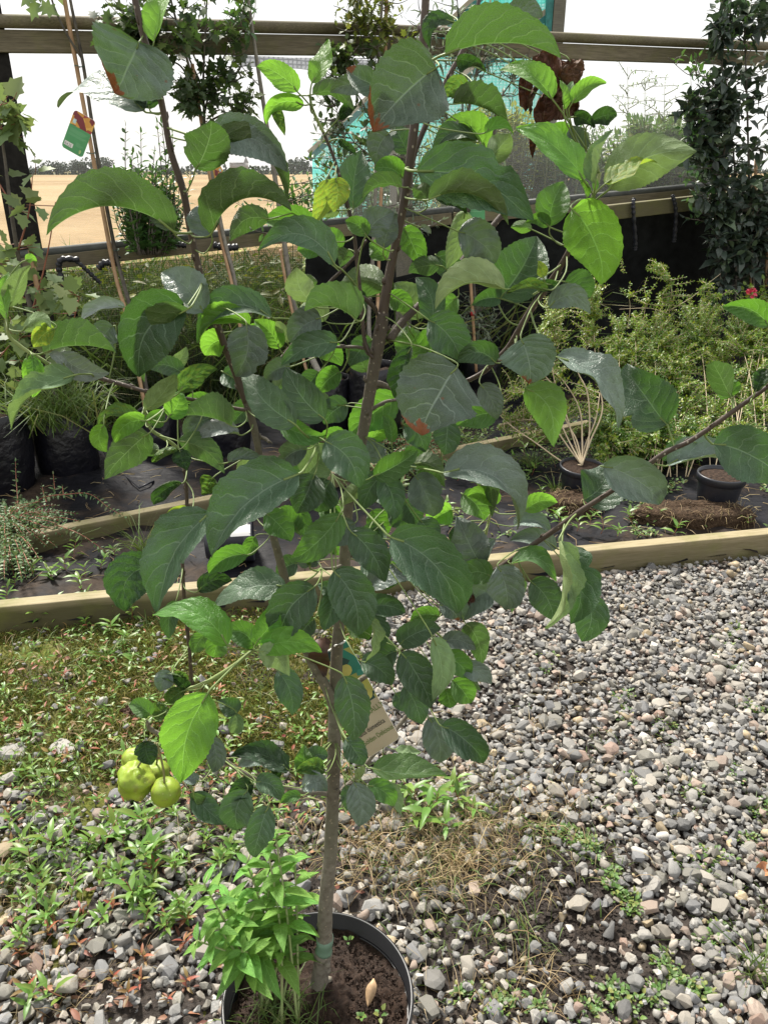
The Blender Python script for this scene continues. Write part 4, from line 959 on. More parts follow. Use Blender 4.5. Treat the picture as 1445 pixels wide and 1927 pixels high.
for (u, v, r) in ((.22, .30, .15), (.62, .22, .16), (.80, .50, .15), (.42, .44, .16)):
    m = MB(); vs = [q(u + r * math.cos(a * .5236), v + r * W / (bl - tl).length * math.sin(a * .5236), .0010) for a in range(12)]
    m.add(vs, [tuple(range(12))]); m.build('printed_fruit', M_FRUIT, th, smooth=False)
m = MB(); m.tube([tl.lerp(tr_, .5), T(632, 1214, -.014), T(640, 1212, -.016), T(648, 1208, .0)], .0012, 6); m.build('tie', M_WHITE, th)
dl = tag(link('dead_leaf', MB().mesh() if False else None) if False else thing('dead_leaf', 'dark brown dead leaf caught in the fork of the trunk', 'leaf', tuple(T(606, 1240, -.02))), 'dark brown dead leaf caught in the fork of the trunk', 'leaf')
m = MB()
P = catmull([T(610, 1200, -.02), T(600, 1225, -.03), T(604, 1250, -.02), T(612, 1270, -.015)], 4)
for i in range(len(P) - 1):
    pass
W_ = [.003, .008, .011, .012, .011, .012, .013, .012, .011, .009, .006, .004, .002]
vs = []
for i, p in enumerate(P):
    p = Vector(p)
    for u in (-1, -.4, .3, 1): vs.append(p + Vector((u * W_[min(i, 12)], abs(u) * .006 * math.sin(i * .9), .002 * math.sin(i + u * 3))))
m.add(vs, [(i * 4 + j, i * 4 + j + 1, i * 4 + j + 5, i * 4 + j + 4) for i in range(len(P) - 1) for j in range(3)])
m.build('blade', simple('dead_brown', (.06, .025, .014), .5, .4, 60), dl)
# ================================================================== PLANTS AND POTS BEHIND
M_BAG = simple('polythene_bag', (.005, .005, .008), .36, .3, 12, .5, .8, 14, .02)
M_POT = simple('plastic_pot', (.020, .022, .030), .38, .2, 8, .5)
M_PEAT = simple('peat', (.035, .022, .015), .95, .6, 70, .2, 1.0, 90, .01)
k = NT('bamboo'); o = k.obj()
c = k.mix(k.mr(k.noise(18, 4, o), .3, .7), (.30, .17, .085), (.46, .30, .17)); k.p(color=c, rough=.5); M_CANE = k.m
k = NT('sapling_bark'); o = k.obj()
c = k.mix(k.mr(k.noise(30, 5, o), .3, .7), (.05, .042, .035), (.13, .115, .09)); k.p(color=c, rough=.7, normal=k.bump(k.noise(90, 4, o), .002, .6)); M_SBARK = k.m
M_GREYBARK = simple('grey_sapling_bark', (.20, .185, .155), .7, .3, 40)
M_TWINE = simple('twine', (.05, .10, .08), .7)

def bag(px, base, wpx, hpx, label, seed, leafy=False):
    g = G(px, base); dep = (g - ORI).dot(Vector((0, CP, -SP))); r = wpx * .5 * dep / FPX; H = hpx * dep / FPX / math.cos(R(22))
    g = g + Vector((0, r * .9, 0))
    th = thing('grow_bag', label, 'grow bag', tuple(g), 'black polythene grow bags along the fence')
    vs, fs = [], []; N_, J = 28, 12
    for j in range(J + 1):
        t = j / J; rj = r * (.90 + .14 * math.sin(t * 2.8) - .04 * t)
        for i in range(N_):
            a = 2 * math.pi * i / N_
            w = 1 + .06 * noise.noise(Vector((math.cos(a) * 2, math.sin(a) * 2, t * 2.5 + seed))) + .02 * noise.noise(Vector((math.cos(a) * 7, math.sin(a) * 7, t * 14 + seed)))
            vs.append(g + Vector((rj * w * math.cos(a), rj * w * math.sin(a), H * t + (.012 * noise.noise(Vector((a * 2, seed, 0))) if j == J else 0))))
    for j in range(J):
        for i in range(N_):
            i2 = (i + 1) % N_; fs.append((j * N_ + i, j * N_ + i2, (j + 1) * N_ + i2, (j + 1) * N_ + i))
    o = link('bag', mesh(vs, fs), M_BAG); setparent(o, th)
    so = o.modifiers.new('s', 'SOLIDIFY'); so.thickness = .004
    m = MB(); m.add([g + Vector((r * .95 * math.cos(i * .2618), r * .95 * math.sin(i * .2618), H * .90 + .008 * math.sin(i * 2.1))) for i in range(24)] + [g + Vector((0, 0, H * .92))], [(i, (i + 1) % 24, 24) for i in range(24)])
    m.build('soil', M_PEAT, th)
    return g, r, H
bag(-18, 948, 130, 150, 'grow bag cut off by the left edge of the picture', 1)
B1 = bag(115, 912, 112, 118, 'grow bag with long grass growing over its rim', 2)
bag(288, 868, 90, 78, 'grow bag behind the young leaves of the lower left branch', 3)
bag(424, 872, 88, 84, 'grow bag behind the left apple leader, below the long fence net', 4)
B4 = bag(620, 832, 84, 108, 'shiny grow bag with a wire hoop, left of the apple trunk', 5)
B5 = bag(706, 838, 100, 132, 'tallest grow bag, directly behind the apple trunk', 6)
bag(905, 745, 76, 80, 'grow bag in the shade between the apple trunk and the right branch', 7)
bag(1064, 690, 62, 56, 'small dark grow bag beside the timber stake', 8)
hp = thing('wire_hoop', 'thin wire hoop standing in the rim of the shiny grow bag', 'hoop', tuple(B4[0]))
m = MB(); c_ = D(588, 722, B4[0].y - .05); m.tube(catmull([c_ + Vector((.07 * math.cos(a) + .03, .02 * math.sin(a), .035 * math.sin(a))) for a in [i * .6283 for i in range(11)]], 3), .003, 6, cap=False)
m.build('wire', M_STRAP, hp)

# ---- leaf tones
LF = {
 'oak': bgleaf('sapling_leaf', (.045, .075, .03), (.10, .20, .02), .3, .5, .4, (.10, .14, .03), .3),
 'oaky': bgleaf('yellowish_sapling_leaf', (.10, .13, .03), (.25, .32, .03), .35, .5, .4, (.22, .22, .03), .3),
 'maple': bgleaf('maple_leaf', (.135, .20, .08), (.26, .36, .06), .3, .6, .3, (.20, .25, .10), .3),
 'privet': bgleaf('privet_leaf', (.055, .12, .035), (.15, .32, .03), .32, .42, .35),
 'pear': bgleaf('climber_leaf', (.036, .055, .042), (.07, .14, .03), .16, .42, .5, (.09, .13, .07), .2),
 'willow': bgleaf('willow_leaf', (.13, .17, .12), (.2, .28, .12), .3, .55, .3, (.2, .24, .15), .3),
 'lon': bgleaf('small_shrub_leaf', (.135, .225, .035), (.32, .48, .04), .3, .42, .45, (.24, .26, .02), .30),
 'lond': bgleaf('dark_shrub_leaf', (.07, .155, .025), (.12, .25, .02), .25, .40, .45, (.12, .17, .02), .25),
 'cot': bgleaf('creeper_leaf', (.09, .165, .06), (.14, .22, .05), .2, .5, .4, (.12, .15, .06), .3),
 'weed': bgleaf('weed_leaf', (.085, .16, .035), (.2, .38, .03), .3, .5, .4, (.19, .20, .05), .3),
 'weedy': bgleaf('yellow_weed_leaf', (.18, .23, .035), (.32, .40, .03), .32, .5, .4, (.34, .32, .03), .25),
 'rose': bgleaf('rose_leaf', (.12, .20, .025), (.3, .42, .03), .32, .45, .4, (.28, .30, .03), .3),
}
M_GRASS = bgleaf('grass_blade', (.085, .14, .03), (.2, .34, .03), .3, .55, .45, (.22, .20, .08), .16)
M_DRY = bgleaf('dry_grass', (.26, .19, .09), (.3, .2, .08), .2, .7, .4, (.36, .29, .17), .4)
M_STEM = simple('weed_stem', (.14, .17, .05), .6); M_RSTEM = simple('red_stem', (.24, .085, .05), .55); M_PSTEM = simple('pale_stem', (.42, .34, .22), .6, .2, 20)

def cane(pts, r, label, group='bamboo canes along the fence', mat=None):
    th = thing('bamboo_cane', label, 'cane', tuple(pts[0]), group)
    P = [Vector(p) for p in pts]; m = MB(); P = catmull(P, 6); m.tube(P, [r * (1.12 if i % 6 == 0 else 1) for i in range(len(P))], 8)
    m.build('cane', mat or M_CANE, th); return th

def stems_and_leaves(th, stems, leafm, L, W, gap, rng, stemm, r0=.006, opp=True, lob=False, start=.25, droop=.2, spread=.9, tilt=.35, nparts=0, stem_name='stem'):
    """stems: list of 3D polylines"""
    ms, ml, LV = MB(), MB(), []
    for P in stems:
        P = [Vector(p) for p in catmull(P, 5)]
        N_ = len(P); ms.tube(P, [r0 * (1 - .75 * i / (N_ - 1)) + .0006 for i in range(N_)], 5)
        seg = [(P[i + 1] - P[i]).length for i in range(N_ - 1)]; tot = sum(seg); d = tot * start; ang = rng.uniform(0, 6)
        while d < tot:
            acc = 0
            for i in range(N_ - 1):
                if acc + seg[i] >= d: break
                acc += seg[i]
            t = (d - acc) / max(seg[i], 1e-6); p = P[i].lerp(P[i + 1], t); ax = (P[i + 1] - P[i]).normalized()
            a0 = ax.orthogonal().normalized(); b0 = ax.cross(a0)
            for kx in ((0, math.pi) if opp else (0,)):
                a = ang + kx + rng.uniform(-.3, .3); out = a0 * math.cos(a) + b0 * math.sin(a)
                dr = (out * spread + ax * tilt + Vector((0, 0, rng.uniform(-.3, .2)))).normalized()
                l = L * rng.uniform(.65, 1.2) * (1 - .35 * d / tot)
                nrm = (Vector((0, 0, 1)) + rdir(rng) * .5)
                if nparts: LV.append((p + dr * l * (.25 if lob else .08), dr, nrm, l))
                elif lob: ml.lobed(p + dr * l * .25, dr, nrm, l, rng.uniform(0, .35), lob if lob is not True else None)
                else: ml.leaf(p + dr * l * .08, dr, nrm, l, W * l / L * rng.uniform(.8, 1.2), droop * rng.uniform(.3, 1.6), rng.uniform(.1, .5))
            ang += 1.57 if opp else 2.4
            d += gap * rng.uniform(.6, 1.4)
        dr = (P[-1] - P[-2]).normalized()
        if not lob: ml.leaf(P[-1], dr, rdir(rng), L * .6, W * .6)
    if nparts:
        # the leaves that show largest are parts of their own; the rest are joined
        LV.sort(key=lambda q: -q[3] / (q[0] - ORI).length * (1.0 if q[0].z < 2.25 else .6)); base = []
        for v in range(5):
            t = MB()
            if lob: t.lobed(Vector((0, 0, 0)), Vector((0, 1, 0)), Vector((0, 0, 1)), 1.0, v * .08, lob if lob is not True else None)
            else: t.leaf(Vector((0, 0, 0)), Vector((0, 1, 0)), Vector((0, 0, 1)), 1.0, W / L * (.85 + .08 * v), droop * (.4 + .3 * v), .12 + .09 * v)
            me = t.mesh(); me.materials.append(leafm); base.append(me)
        inv = Matrix.Translation(-Vector(th.location))
        for i, (p, d, n, l) in enumerate(LV):
            if i < nparts:
                d = d.normalized(); c = d.cross(n); c = c.normalized() if c.length > 1e-4 else d.orthogonal().normalized(); n = c.cross(d)
                o = bpy.data.objects.new('leaf', base[i % 5]); COL.objects.link(o)
                o.matrix_world = Matrix.Translation(p) @ (Matrix((c, d, n)).transposed() * l).to_4x4(); o.parent = th; o.matrix_parent_inverse = inv
            elif lob: ml.lobed(p, d, n, l, rng.uniform(0, .35), lob if lob is not True else None)
            else: ml.leaf(p, d, n, l, W * l / L, droop, .25)
    so = ms.build(stem_name, stemm, th, kind='stuff'); lo = ml.build('foliage', leafm, th, kind='stuff') if ml.v else None
    return so, lo

def crown_shoots(rng, boxes, Yf, n, roots, L0, L1, up=.5):
    """short shoots filling picture boxes at depth Yf(px,py), each rooted on the nearest point of the given stems"""
    out = []
    for i in range(n):
        x0, y0, x1, y1 = rng.choice(boxes); px, py = rng.uniform(x0, x1), rng.uniform(y0, y1)
        e = D(px + rng.gauss(0, 10), py + rng.gauss(0, 10), Yf(px, py) + rng.uniform(-.16, .16))
        b = min(roots, key=lambda q: (q - e).length + (0.5 if q.z > e.z else 0))
        v = e - b; l = v.length
        s = e - v * min(1, rng.uniform(L0, L1) / max(l, 1e-4)) if l > L1 else b
        mid = s.lerp(e, .5) + Vector((0, 0, -.1 * (e - s).length * up)) + rdir(rng) * .1 * (e - s).length
        out.append([tuple(s), tuple(mid), tuple(e)])
    return out
def Yfence(px, fwd=.25): return F(px, 500, fwd).y
def stem_part(th, name, pts, r0, r1, mat):
    P = [Vector(p) for p in catmull(pts, 6)]; m = MB(); N_ = len(P)
    m.tube(P, [r0 + (r1 - r0) * i / (N_ - 1) for i in range(N_)], 8); m.build(name, mat, th); return P

# ---- first sapling: bare forked stem and cane with the hanging label
rr = random.Random(41)
cane([F(106, -90, .07), F(208, 470, .10), F(240, 600, .25), F(280, 800, .42)], .011, 'leaning bamboo cane beside the green and flame coloured label')
s1 = thing('sapling', 'forked grey sapling stem tied to the cane with the green label', 'tree', tuple(F(288, 810, .4)), 'staked saplings along the fence')
P1 = stem_part(s1, 'trunk', [F(290, 808, .40), F(250, 600, .24), F(217, 470, .09), F(180, 270, .08), F(157, 120, .08), F(133, 0, .08), F(122, -80, .08)], .013, .006, M_SBARK)
stem_part(s1, 'branch', [F(155, 110, .08), F(125, 62, .1), F(100, 5, .1), F(88, -50, .1)], .007, .004, M_SBARK)
ml = MB()
for (px, py) in ((70, 4), (62, -14), (88, -20), (78, 10), (100, -30)): ml.lobed(F(px, py, .1), Vector((rr.uniform(-1, 1), 0, -.4)), Vector((0, -1, .4)), .09, .2)
ml.build('foliage', LF['maple'], s1, kind='stuff')
for i, (px, py) in enumerate(((146, 125), (168, 288), (213, 470))):
    q = F(px + 4, py, .085); m = MB()
    m.tube([q + Vector((.022 * math.cos(a), .022 * math.sin(a), .004 * math.sin(a * 2))) for a in [j * .7 for j in range(10)]], .002, 5); m.build('twine', M_TWINE, s1)

# ---- second sapling: oak-leaved crown
s2 = thing('sapling', 'bushy sapling with dark lobed leaves rising above the top rail on the left', 'tree', tuple(F(452, 800, .3)), 'staked saplings along the fence')
cane([F(362, 120, .10), F(395, 330, .10), F(416, 450, .10), F(450, 600, .3), F(470, 800, .3)], .009, 'bamboo cane beneath the bushy lobed-leaf sapling')
P2 = stem_part(s2, 'trunk', [F(470, 800, .30), F(447, 560, .20), F(420, 440, .11), F(392, 290, .10), F(375, 200, .10), F(352, 110, .10), F(322, 0, .10), F(310, -70, .1)], .014, .004, M_GREYBARK)
P2b = stem_part(s2, 'branch', [F(386, 250, .1), F(383, 160, .1), F(386, 80, .1), F(392, -40, .1)], .008, .003, M_SBARK)
for q in ([(382, 230), (400, 150), (425, 100), (440, 40)], [(372, 190), (345, 130), (318, 112), (290, 90)], [(395, 228), (420, 215), (450, 205)], [(375, 150), (350, 90), (345, 20)]):
    P2 += stem_part(s2, 'branch', [F(a, b, .1) for a, b in q], .006, .002, M_SBARK)
roots = P2 + P2b
sh_ = crown_shoots(rr, [(180, -40, 470, 60), (180, 10, 300, 75), (310, 20, 470, 125), (390, 120, 475, 205), (335, 155, 360, 185)], lambda x, y: Yfence(x, .12), 190, roots, .12, .3)
stems_and_leaves(s2, sh_, LF['oak'], .075, .05, .055, rr, M_SBARK, .003, lob=True, nparts=290, start=.35, stem_name='twig')
# ---- third: grey pole-like stem and cane
cane([F(528, 470, .12), F(540, 540, .2), F(575, 690, .35), F(600, 760, .4)], .009, 'orange bamboo cane leaning against the grey sapling stem, left of centre')
s3 = thing('sapling', 'tall grey sapling stem rising from the shiny grow bag to above the top rail', 'tree', tuple(B4[0]), 'staked saplings along the fence')
P3 = stem_part(s3, 'trunk', [B4[0] + Vector((-.02, 0, B4[2] * .85)), F(572, 640, .25), F(548, 540, .16), F(520, 350, .11), F(503, 240, .11), F(480, 90, .11), F(462, -40, .11)], .021, .008, M_GREYBARK)
stem_part(s3, 'branch', [F(487, 160, .1), F(468, 140, .1), F(438, 105, .1)], .003, .002, M_SBARK)
m = MB(); m.tube(catmull([F(462, 60, .12), F(478, 30, .14), F(482, -10, .14)], 5), .003, 5); m.build('hanging_wire', M_WHITE, s3)
sh_ = crown_shoots(rr, [(440, 330, 620, 430), (560, 300, 620, 400), (430, -30, 470, 40)], lambda x, y: Yfence(x, .08), 50, P3, .1, .3)
stems_and_leaves(s3, sh_, LF['privet'], .06, .025, .04, rr, M_SBARK, .003, stem_name='twig')
# ---- fourth: pale yellowish crown above centre
s4 = thing('sapling', 'thin sapling with sparse yellowish lobed leaves above the middle of the top rail', 'tree', tuple(B5[0]), 'staked saplings along the fence')
cane([F(728, -60, .12), F(724, 140, .12), F(716, 400, .15), F(711, 560, .25), B5[0] + Vector((.01, 0, B5[2] * .8))], .010, 'bamboo cane rising straight behind the apple trunk')
P4 = stem_part(s4, 'trunk', [B5[0] + Vector((-.01, 0, B5[2] * .85)), F(694, 600, .25), F(704, 440, .15), F(712, 140, .12), F(719, 0, .12), F(722, -60, .12)], .015, .005, M_GREYBARK)
for q in ([(716, 110), (700, 75), (680, 40)], [(722, 140), (745, 110), (760, 80)], [(712, 60), (690, 20), (660, -20)], [(708, 250), (680, 190), (655, 150), (640, 120)], [(706, 300), (660, 260), (630, 200)]):
    P4 += stem_part(s4, 'branch', [F(a, b, .13) for a, b in q], .005, .002, M_SBARK)
sh_ = crown_shoots(rr, [(640, -40, 760, 40), (640, 10, 740, 60), (730, 40, 780, 120)], lambda x, y: Yfence(x, .13), 90, P4, .1, .25)
stems_and_leaves(s4, sh_, LF['oaky'], .055, .035, .05, rr, M_SBARK, .003, lob=True, start=.3, stem_name='twig')
sh_ = crown_shoots(rr, [(615, 70, 690, 150)], lambda x, y: Yfence(x, .13), 52, P4, .1, .25)
stems_and_leaves(s4, sh_, LF['oak'], .06, .04, .05, rr, M_SBARK, .003, lob=True, start=.3, stem_name='twig')
sh_ = crown_shoots(rr, [(600, 100, 720, 330), (600, 160, 700, 300)], lambda x, y: Yfence(x, .10), 60, P4, .1, .3)
stems_and_leaves(s4, sh_, LF['oak'], .07, .04, .05, rr, M_SBARK, .003, opp=False, stem_name='twig')
sh_ = crown_shoots(rr, [(600, 160, 720, 330), (740, 260, 830, 420)], lambda x, y: Yfence(x, .08), 70, P4, .1, .3)
stems_and_leaves(s4, sh_, LF['willow'], .075, .016, .03, rr, M_SBARK, .003, opp=False, stem_name='twig')
# ---- maple at the far left
s5 = thing('maple_sapling', 'pale green maple sapling in front of the black post at the left edge', 'tree', tuple(B1[0]))
P5 = stem_part(s5, 'trunk', [B1[0] + Vector((.0, 0, B1[2] * .85)), D(92, 690, 3.75), D(48, 540, 3.8), D(25, 420, 3.8), D(10, 300, 3.8), D(-5, 200, 3.8)], .016, .004, M_SBARK)
for q in ([(60, 590), (80, 520), (95, 450), (105, 380)], [(35, 470), (55, 400), (62, 330)], [(20, 380), (-10, 330)], [(80, 650), (130, 620), (150, 560)], [(75, 630), (30, 640), (-5, 680)]):
    P5 += stem_part(s5, 'branch', [D(a, b, 3.78) for a, b in q], .005, .002, M_RSTEM)
sh_ = crown_shoots(rr, [(-30, 270, 70, 520), (-30, 360, 110, 700), (30, 520, 140, 720), (-30, 600, 60, 800), (0, 190, 40, 260)], lambda x, y: 3.75, 62, P5, .1, .25)
stems_and_leaves(s5, sh_, LF['maple'], .105, .07, .080, rr, M_RSTEM, .002, lob=MB.MAPLE, nparts=290, start=.45, stem_name='twig')
cane([D(58, 470, 3.86), D(88, 640, 3.80), D(118, 800, 3.72)], .012, 'pair-leaning cane at the grassy grow bag, nearest the left post')
cane([D(70, 560, 3.84), D(98, 690, 3.76), D(112, 800, 3.70)], .013, 'stout brown cane in the grassy grow bag')

# ---- labels on the saplings
k = NT('flame_photo'); o = k.obj()
n1 = k.voro(38, 'F1', o, 'Color'); sx = k.new('SeparateXYZ'); k.l.new(n1, sx.inputs[0])
k.p(color=k.ramp(sx.outputs[0], [(0, (.20, .03, .04)), (.3, (.35, .06, .05)), (.5, (.62, .30, .06)), (.75, (.72, .42, .10))], 'CONSTANT'), rough=.4); M_FLAME = k.m
M_GCARD = simple('card_green', (.085, .32, .13), .45, .06, 20); M_GTXT = simple('card_pale_green', (.17, .42, .22), .5, .05)
def greencard(label, P, Q, S, split, price=None):
    th, text, patch, q = card('hanging_label', label, P, Q, S, (M_FLAME, M_GCARD), 0, split, 'green plant labels hanging on the fence', corner=.14)
    for i, v in enumerate((.44, .475, .51, .56, .595, .72, .755, .79)):
        u0 = .10 if v < .6 else .56
        patch('print_line', u0, v, .90 - .08 * (i % 3), v + .016, M_GTXT)
    patch('emblem', .10, .20, .24, .31, simple('card_pale_blue', (.45, .58, .60), .5))
    M = simple('leaf_mark', (.42, .58, .22), .5)
    m = MB(); cu, cv = .82, .90
    m.add([q(cu + .05 * math.sin(a) * (1 - .3 * math.cos(a)), cv + .055 * math.cos(a), .0012) for a in [j * .6283 for j in range(10)]], [tuple(range(10))]); m.build('emblem', M, th, smooth=False)
    if price:
        patch('price_sticker', .06, .80, .46, .91, M_WHITE, .0013)
        text(price, .08, .895, (Q - P).length * .15, simple('price_ink', (.12, .06, .14), .6), .9)
    return th
dq = F(160, 250, .09).y
greencard('green label with flame flower picture hanging beside the leaning cane', D(141, 206, dq), D(181, 229, dq), D(116, 275, dq), .36, '€4.25')
dq = F(412, 330, .10).y
greencard('smaller green and red label showing just above the long lit leaf left of centre', D(411, 305, dq), D(393, 327, dq) + (D(435, 345, dq) - D(411, 305, dq)) * 0, D(437, 350, dq), .36)
dq = F(896, 400, .14).y
greencard('plain green label half hidden behind the big leaf right of centre', D(880, 345, dq), D(912, 345, dq), D(881, 432, dq), .2, '€')

# ---- tall dark climber at the right
s6 = thing('trained_climber', 'tall dense dark-leaved climber on canes filling the upper right corner', 'climber', tuple(G(1390, 640)))
Y6 = lambda x, y: Yfence(x, .35)
P6 = []
for q in ([(1350, 640), (1356, 420), (1362, 250), (1358, 100), (1368, -30)], [(1420, 620), (1410, 380), (1405, 200), (1400, 60), (1395, -40)], [(1380, 630), (1385, 400), (1375, 240), (1362, 120)], [(1450, 600), (1452, 300), (1460, 0)]):
    P6 += stem_part(s6, 'stem', [D(a, b, Y6(a, b)) for a, b in q], .010, .003, M_SBARK)
for q in ([(1360, 150), (1310, 142), (1290, 138), (1256, 108)], [(1362, 330), (1320, 280), (1290, 210)], [(1400, 120), (1425, 60), (1440, 0)]):
    P6 += stem_part(s6, 'branch', [D(a, b, Y6(a, b)) for a, b in q], .004, .0015, M_SBARK)
boxes = [(1330, 90, 1470, 360), (1345, 100, 1470, 300), (1300, 140, 1400, 230), (1355, 330, 1470, 460), (1370, 300, 1470, 420), (1340, 370, 1440, 480), (1390, 400, 1470, 480), (1315, 180, 1360, 300), (1380, 0, 1460, 60), (1350, 20, 1370, 80), (1335, 440, 1385, 570), (1300, 250, 1400, 430), (1290, 180, 1380, 300), (1380, 420, 1470, 520)]
sh_ = crown_shoots(rr, boxes, Y6, 640, P6, .1, .22, -.3)
stems_and_leaves(s6, sh_, LF['pear'], .11, .062, .044, rr, M_SBARK, .003, opp=False, nparts=270, start=.1, droop=.3, spread=.8, tilt=.3, stem_name='twig')
sh_ = crown_shoots(rr, [(1375, -30, 1460, 60), (1280, 95, 1330, 150), (1350, -40, 1400, 90), (1270, 200, 1330, 260), (1280, 130, 1345, 330), (1290, 260, 1350, 420)], Y6, 90, P6, .12, .25, -.3)
stems_and_leaves(s6, sh_, LF['privet'], .075, .038, .055, rr, M_SBARK, .003, opp=False, start=.1, droop=.3, stem_name='twig')
for i, (pts, lb) in enumerate(((((1364, 250), (1356, 420), (1348, 575)), 'orange cane leftmost under the dark climber'), (((1422, 300), (1415, 470), (1410, 560)), 'middle cane under the dark climber'), (((1450, 300), (1444, 440), (1440, 540)), 'cane at the right edge under the dark climber'))):
    cane([D(a, b, Yfence(a, .30)) for a, b in pts], .012, lb)
# ---- silvery willow-like sapling at centre right and a cane with red tape
s7 = thing('silver_sapling', 'sapling with narrow silvery leaves in front of the turquoise netting', 'tree', tuple(G(905, 735)))
Y7 = lambda x, y: Yfence(x, .15)
P7 = []
for q in ([(905, 720), (893, 560), (880, 400), (872, 260), (868, 120), (860, 0)], [(880, 400), (925, 280), (935, 200), (965, 150)], [(875, 300), (840, 220), (815, 140), (800, 40)], [(872, 250), (900, 120), (920, 30)]):
    P7 += stem_part(s7, 'stem', [D(a, b, Y7(a, b)) for a, b in q], .012, .003, M_SBARK)
sh_ = crown_shoots(rr, [(790, 0, 960, 120), (800, 90, 1000, 230), (790, 200, 960, 320), (860, 560, 940, 640)], Y7, 260, P7, .12, .3)
stems_and_leaves(s7, sh_, LF['willow'], .075, .017, .034, rr, M_SBARK, .003, opp=False, start=.15, droop=.5, stem_name='twig')
tc_ = cane([D(878, 420, Y7(880, 400) - .05), D(889, 590, Y7(889, 500) - .08), D(896, 700, Y7(896, 500) - .1)], .010, 'cane with a wrap of red tape under the right hand leaves')
m = MB(); q = D(889, 590, Y7(889, 500) - .08); m.tube([q - Vector((0, 0, .012)), q + Vector((0, 0, .012))], .014, 8); m.build('red_tape', simple('red_tape', (.45, .03, .03), .5), tc_)
# ---- upright privet behind the fence, left
s8 = thing('privet_shrub', 'upright leafy green shrub against the fence in front of the stubble field', 'shrub', tuple(F(285, 700, .1)))
Y8 = lambda x, y: Yfence(x, .12)
st_ = []
for i in range(110):
    bx = rr.uniform(235, 335); tx = bx + rr.uniform(-35, 30); ty = rr.uniform(215, 400) if i < 16 else rr.uniform(320, 430)
    Y = Y8(bx, 0) + rr.uniform(-.15, .12)
    st_.append([tuple(D(285 + (bx - 285) * .5, 480, Y)), tuple(D((bx + tx) / 2, (ty + 470) / 2, Y)), tuple(D(tx, ty, Y))])
stems_and_leaves(s8, st_, LF['privet'], .062, .026, .030, rr, M_SBARK, .004, start=.08, tilt=.7)
# ---- shrubs beyond the fence
def shrub(label, boxes, n, Y, leafm, L, W, base, seed, name='shrub', group=None, gap=.05):
    r_ = random.Random(seed); b = D(base[0], base[1], Y); b.z = max(b.z, 0)
    th = thing(name, label, 'shrub', tuple(b), group); st = []
    for i in range(n):
        x0, y0, x1, y1 = r_.choice(boxes); px, py = r_.uniform(x0, x1), r_.uniform(y0, y1); Yd = Y + r_.uniform(-.3, .3)
        e = D(px, py, Yd); s = b.lerp(e, .45) + Vector((r_.uniform(-.1, .1), r_.uniform(-.1, .1), 0)); s = Vector((e.x * .75 + b.x * .25, Yd, e.z - .38))
        st.append([tuple(s), tuple(s.lerp(e, .5) + rdir(r_) * .04), tuple(e)])
    stems_and_leaves(th, st, leafm, L, W, gap, r_, M_STEM, .005, start=.05, stem_name='twig')
    return th
shrub('yellow-green bush showing below the turquoise netting, beyond the fence', [(800, 230, 1060, 330), (900, 200, 1000, 260), (820, 260, 960, 400)], 420, 7.0, LF['weedy'], .085, .042, (930, 430), 51)
shrub('leafy green bush beyond the lower rail, left of the dark climber', [(1120, 240, 1370, 345), (1180, 225, 1290, 270), (1100, 290, 1340, 350)], 620, 7.0, LF['weed'], .10, .045, (1240, 400), 52)
shrub('mixed green bush beyond the fence behind the middle leaves', [(560, 330, 840, 430), (640, 260, 800, 380)], 200, 6.9, LF['privet'], .065, .03, (690, 450), 53)
shrub('dark green bush beyond the fence beside the dead brown leaves', [(1000, 240, 1130, 370)], 260, 7.0, LF['privet'], .06, .03, (1060, 400), 54)
for px, top, lb in ((1182, 125, 'tallest wispy weed stalk seen against the pale net at the right'), (1213, 150, 'wispy weed stalk with drooping seed heads, second against the pale net'), (1246, 158, 'wispy feathery weed stalk nearest the dark climber')):
    th = thing('tall_weed', lb, 'weed', tuple(D(px, 300, 6.9)), 'weed stalks beyond the net'); st = []
    b = D(px, 340, 6.9); e = D(px + rr.uniform(-6, 10), top, 6.9)
    st.append([tuple(b), tuple(b.lerp(e, .5)), tuple(e)])
    for j in range(9):
        s = b.lerp(e, rr.uniform(.3, .95)); st.append([tuple(s), tuple(s + Vector((rr.uniform(-.1, .1), 0, .06))), tuple(s + Vector((rr.uniform(-.2, .2), 0, rr.uniform(.03, .12))))])
    stems_and_leaves(th, st, LF['weed'], .035, .012, .04, rr, M_STEM, .0035)

# ---- verge grass beyond the dark net, grass in front
def grass(name, n, place, L0, L1, w, mat, seed, kind='stuff', bend=1.0):
    r_ = random.Random(seed); m = MB()
    for i in range(n):
        p = place(r_)
        if p is None: continue
        d = Vector((r_.gauss(0, .35), r_.gauss(0, .35), 1)); m.blade(Vector(p), d, r_.uniform(L0, L1), w * r_.uniform(.6, 1.4), r_.uniform(.1, bend), r_)
    return m.build(name, mat, None, kind=kind)
def verge(r_, s0=0, s1=1.05, d0=.12, d1=1.8):
    s, d = r_.uniform(s0, s1), r_.uniform(d0, d1); p = FA.lerp(FB, s) - FN * d; p.z = -.02; return p
tag(grass('verge_grass', 11000, lambda r_: verge(r_, -.12, .66, .12, 2.8), .45, 1.1, .011, M_GRASS, 61), 'rough green grass growing just beyond the dark netting', 'grass')
tag(grass('dry_verge_grass', 3600, lambda r_: verge(r_, -.12, .9, .3, 3.4), .5, 1.05, .006, M_DRY, 62), 'dry straw coloured grass along the field margin', 'grass')
tag(grass('grass_tuft', 420, lambda r_: B1[0] + Vector((r_.gauss(0, .10), r_.gauss(-.04, .09), B1[2] * .88)), .12, .30, .006, M_GRASS, 63, 'thing', 2.2), 'long green grass spilling over the rim of the grow bag at the left', 'grass')
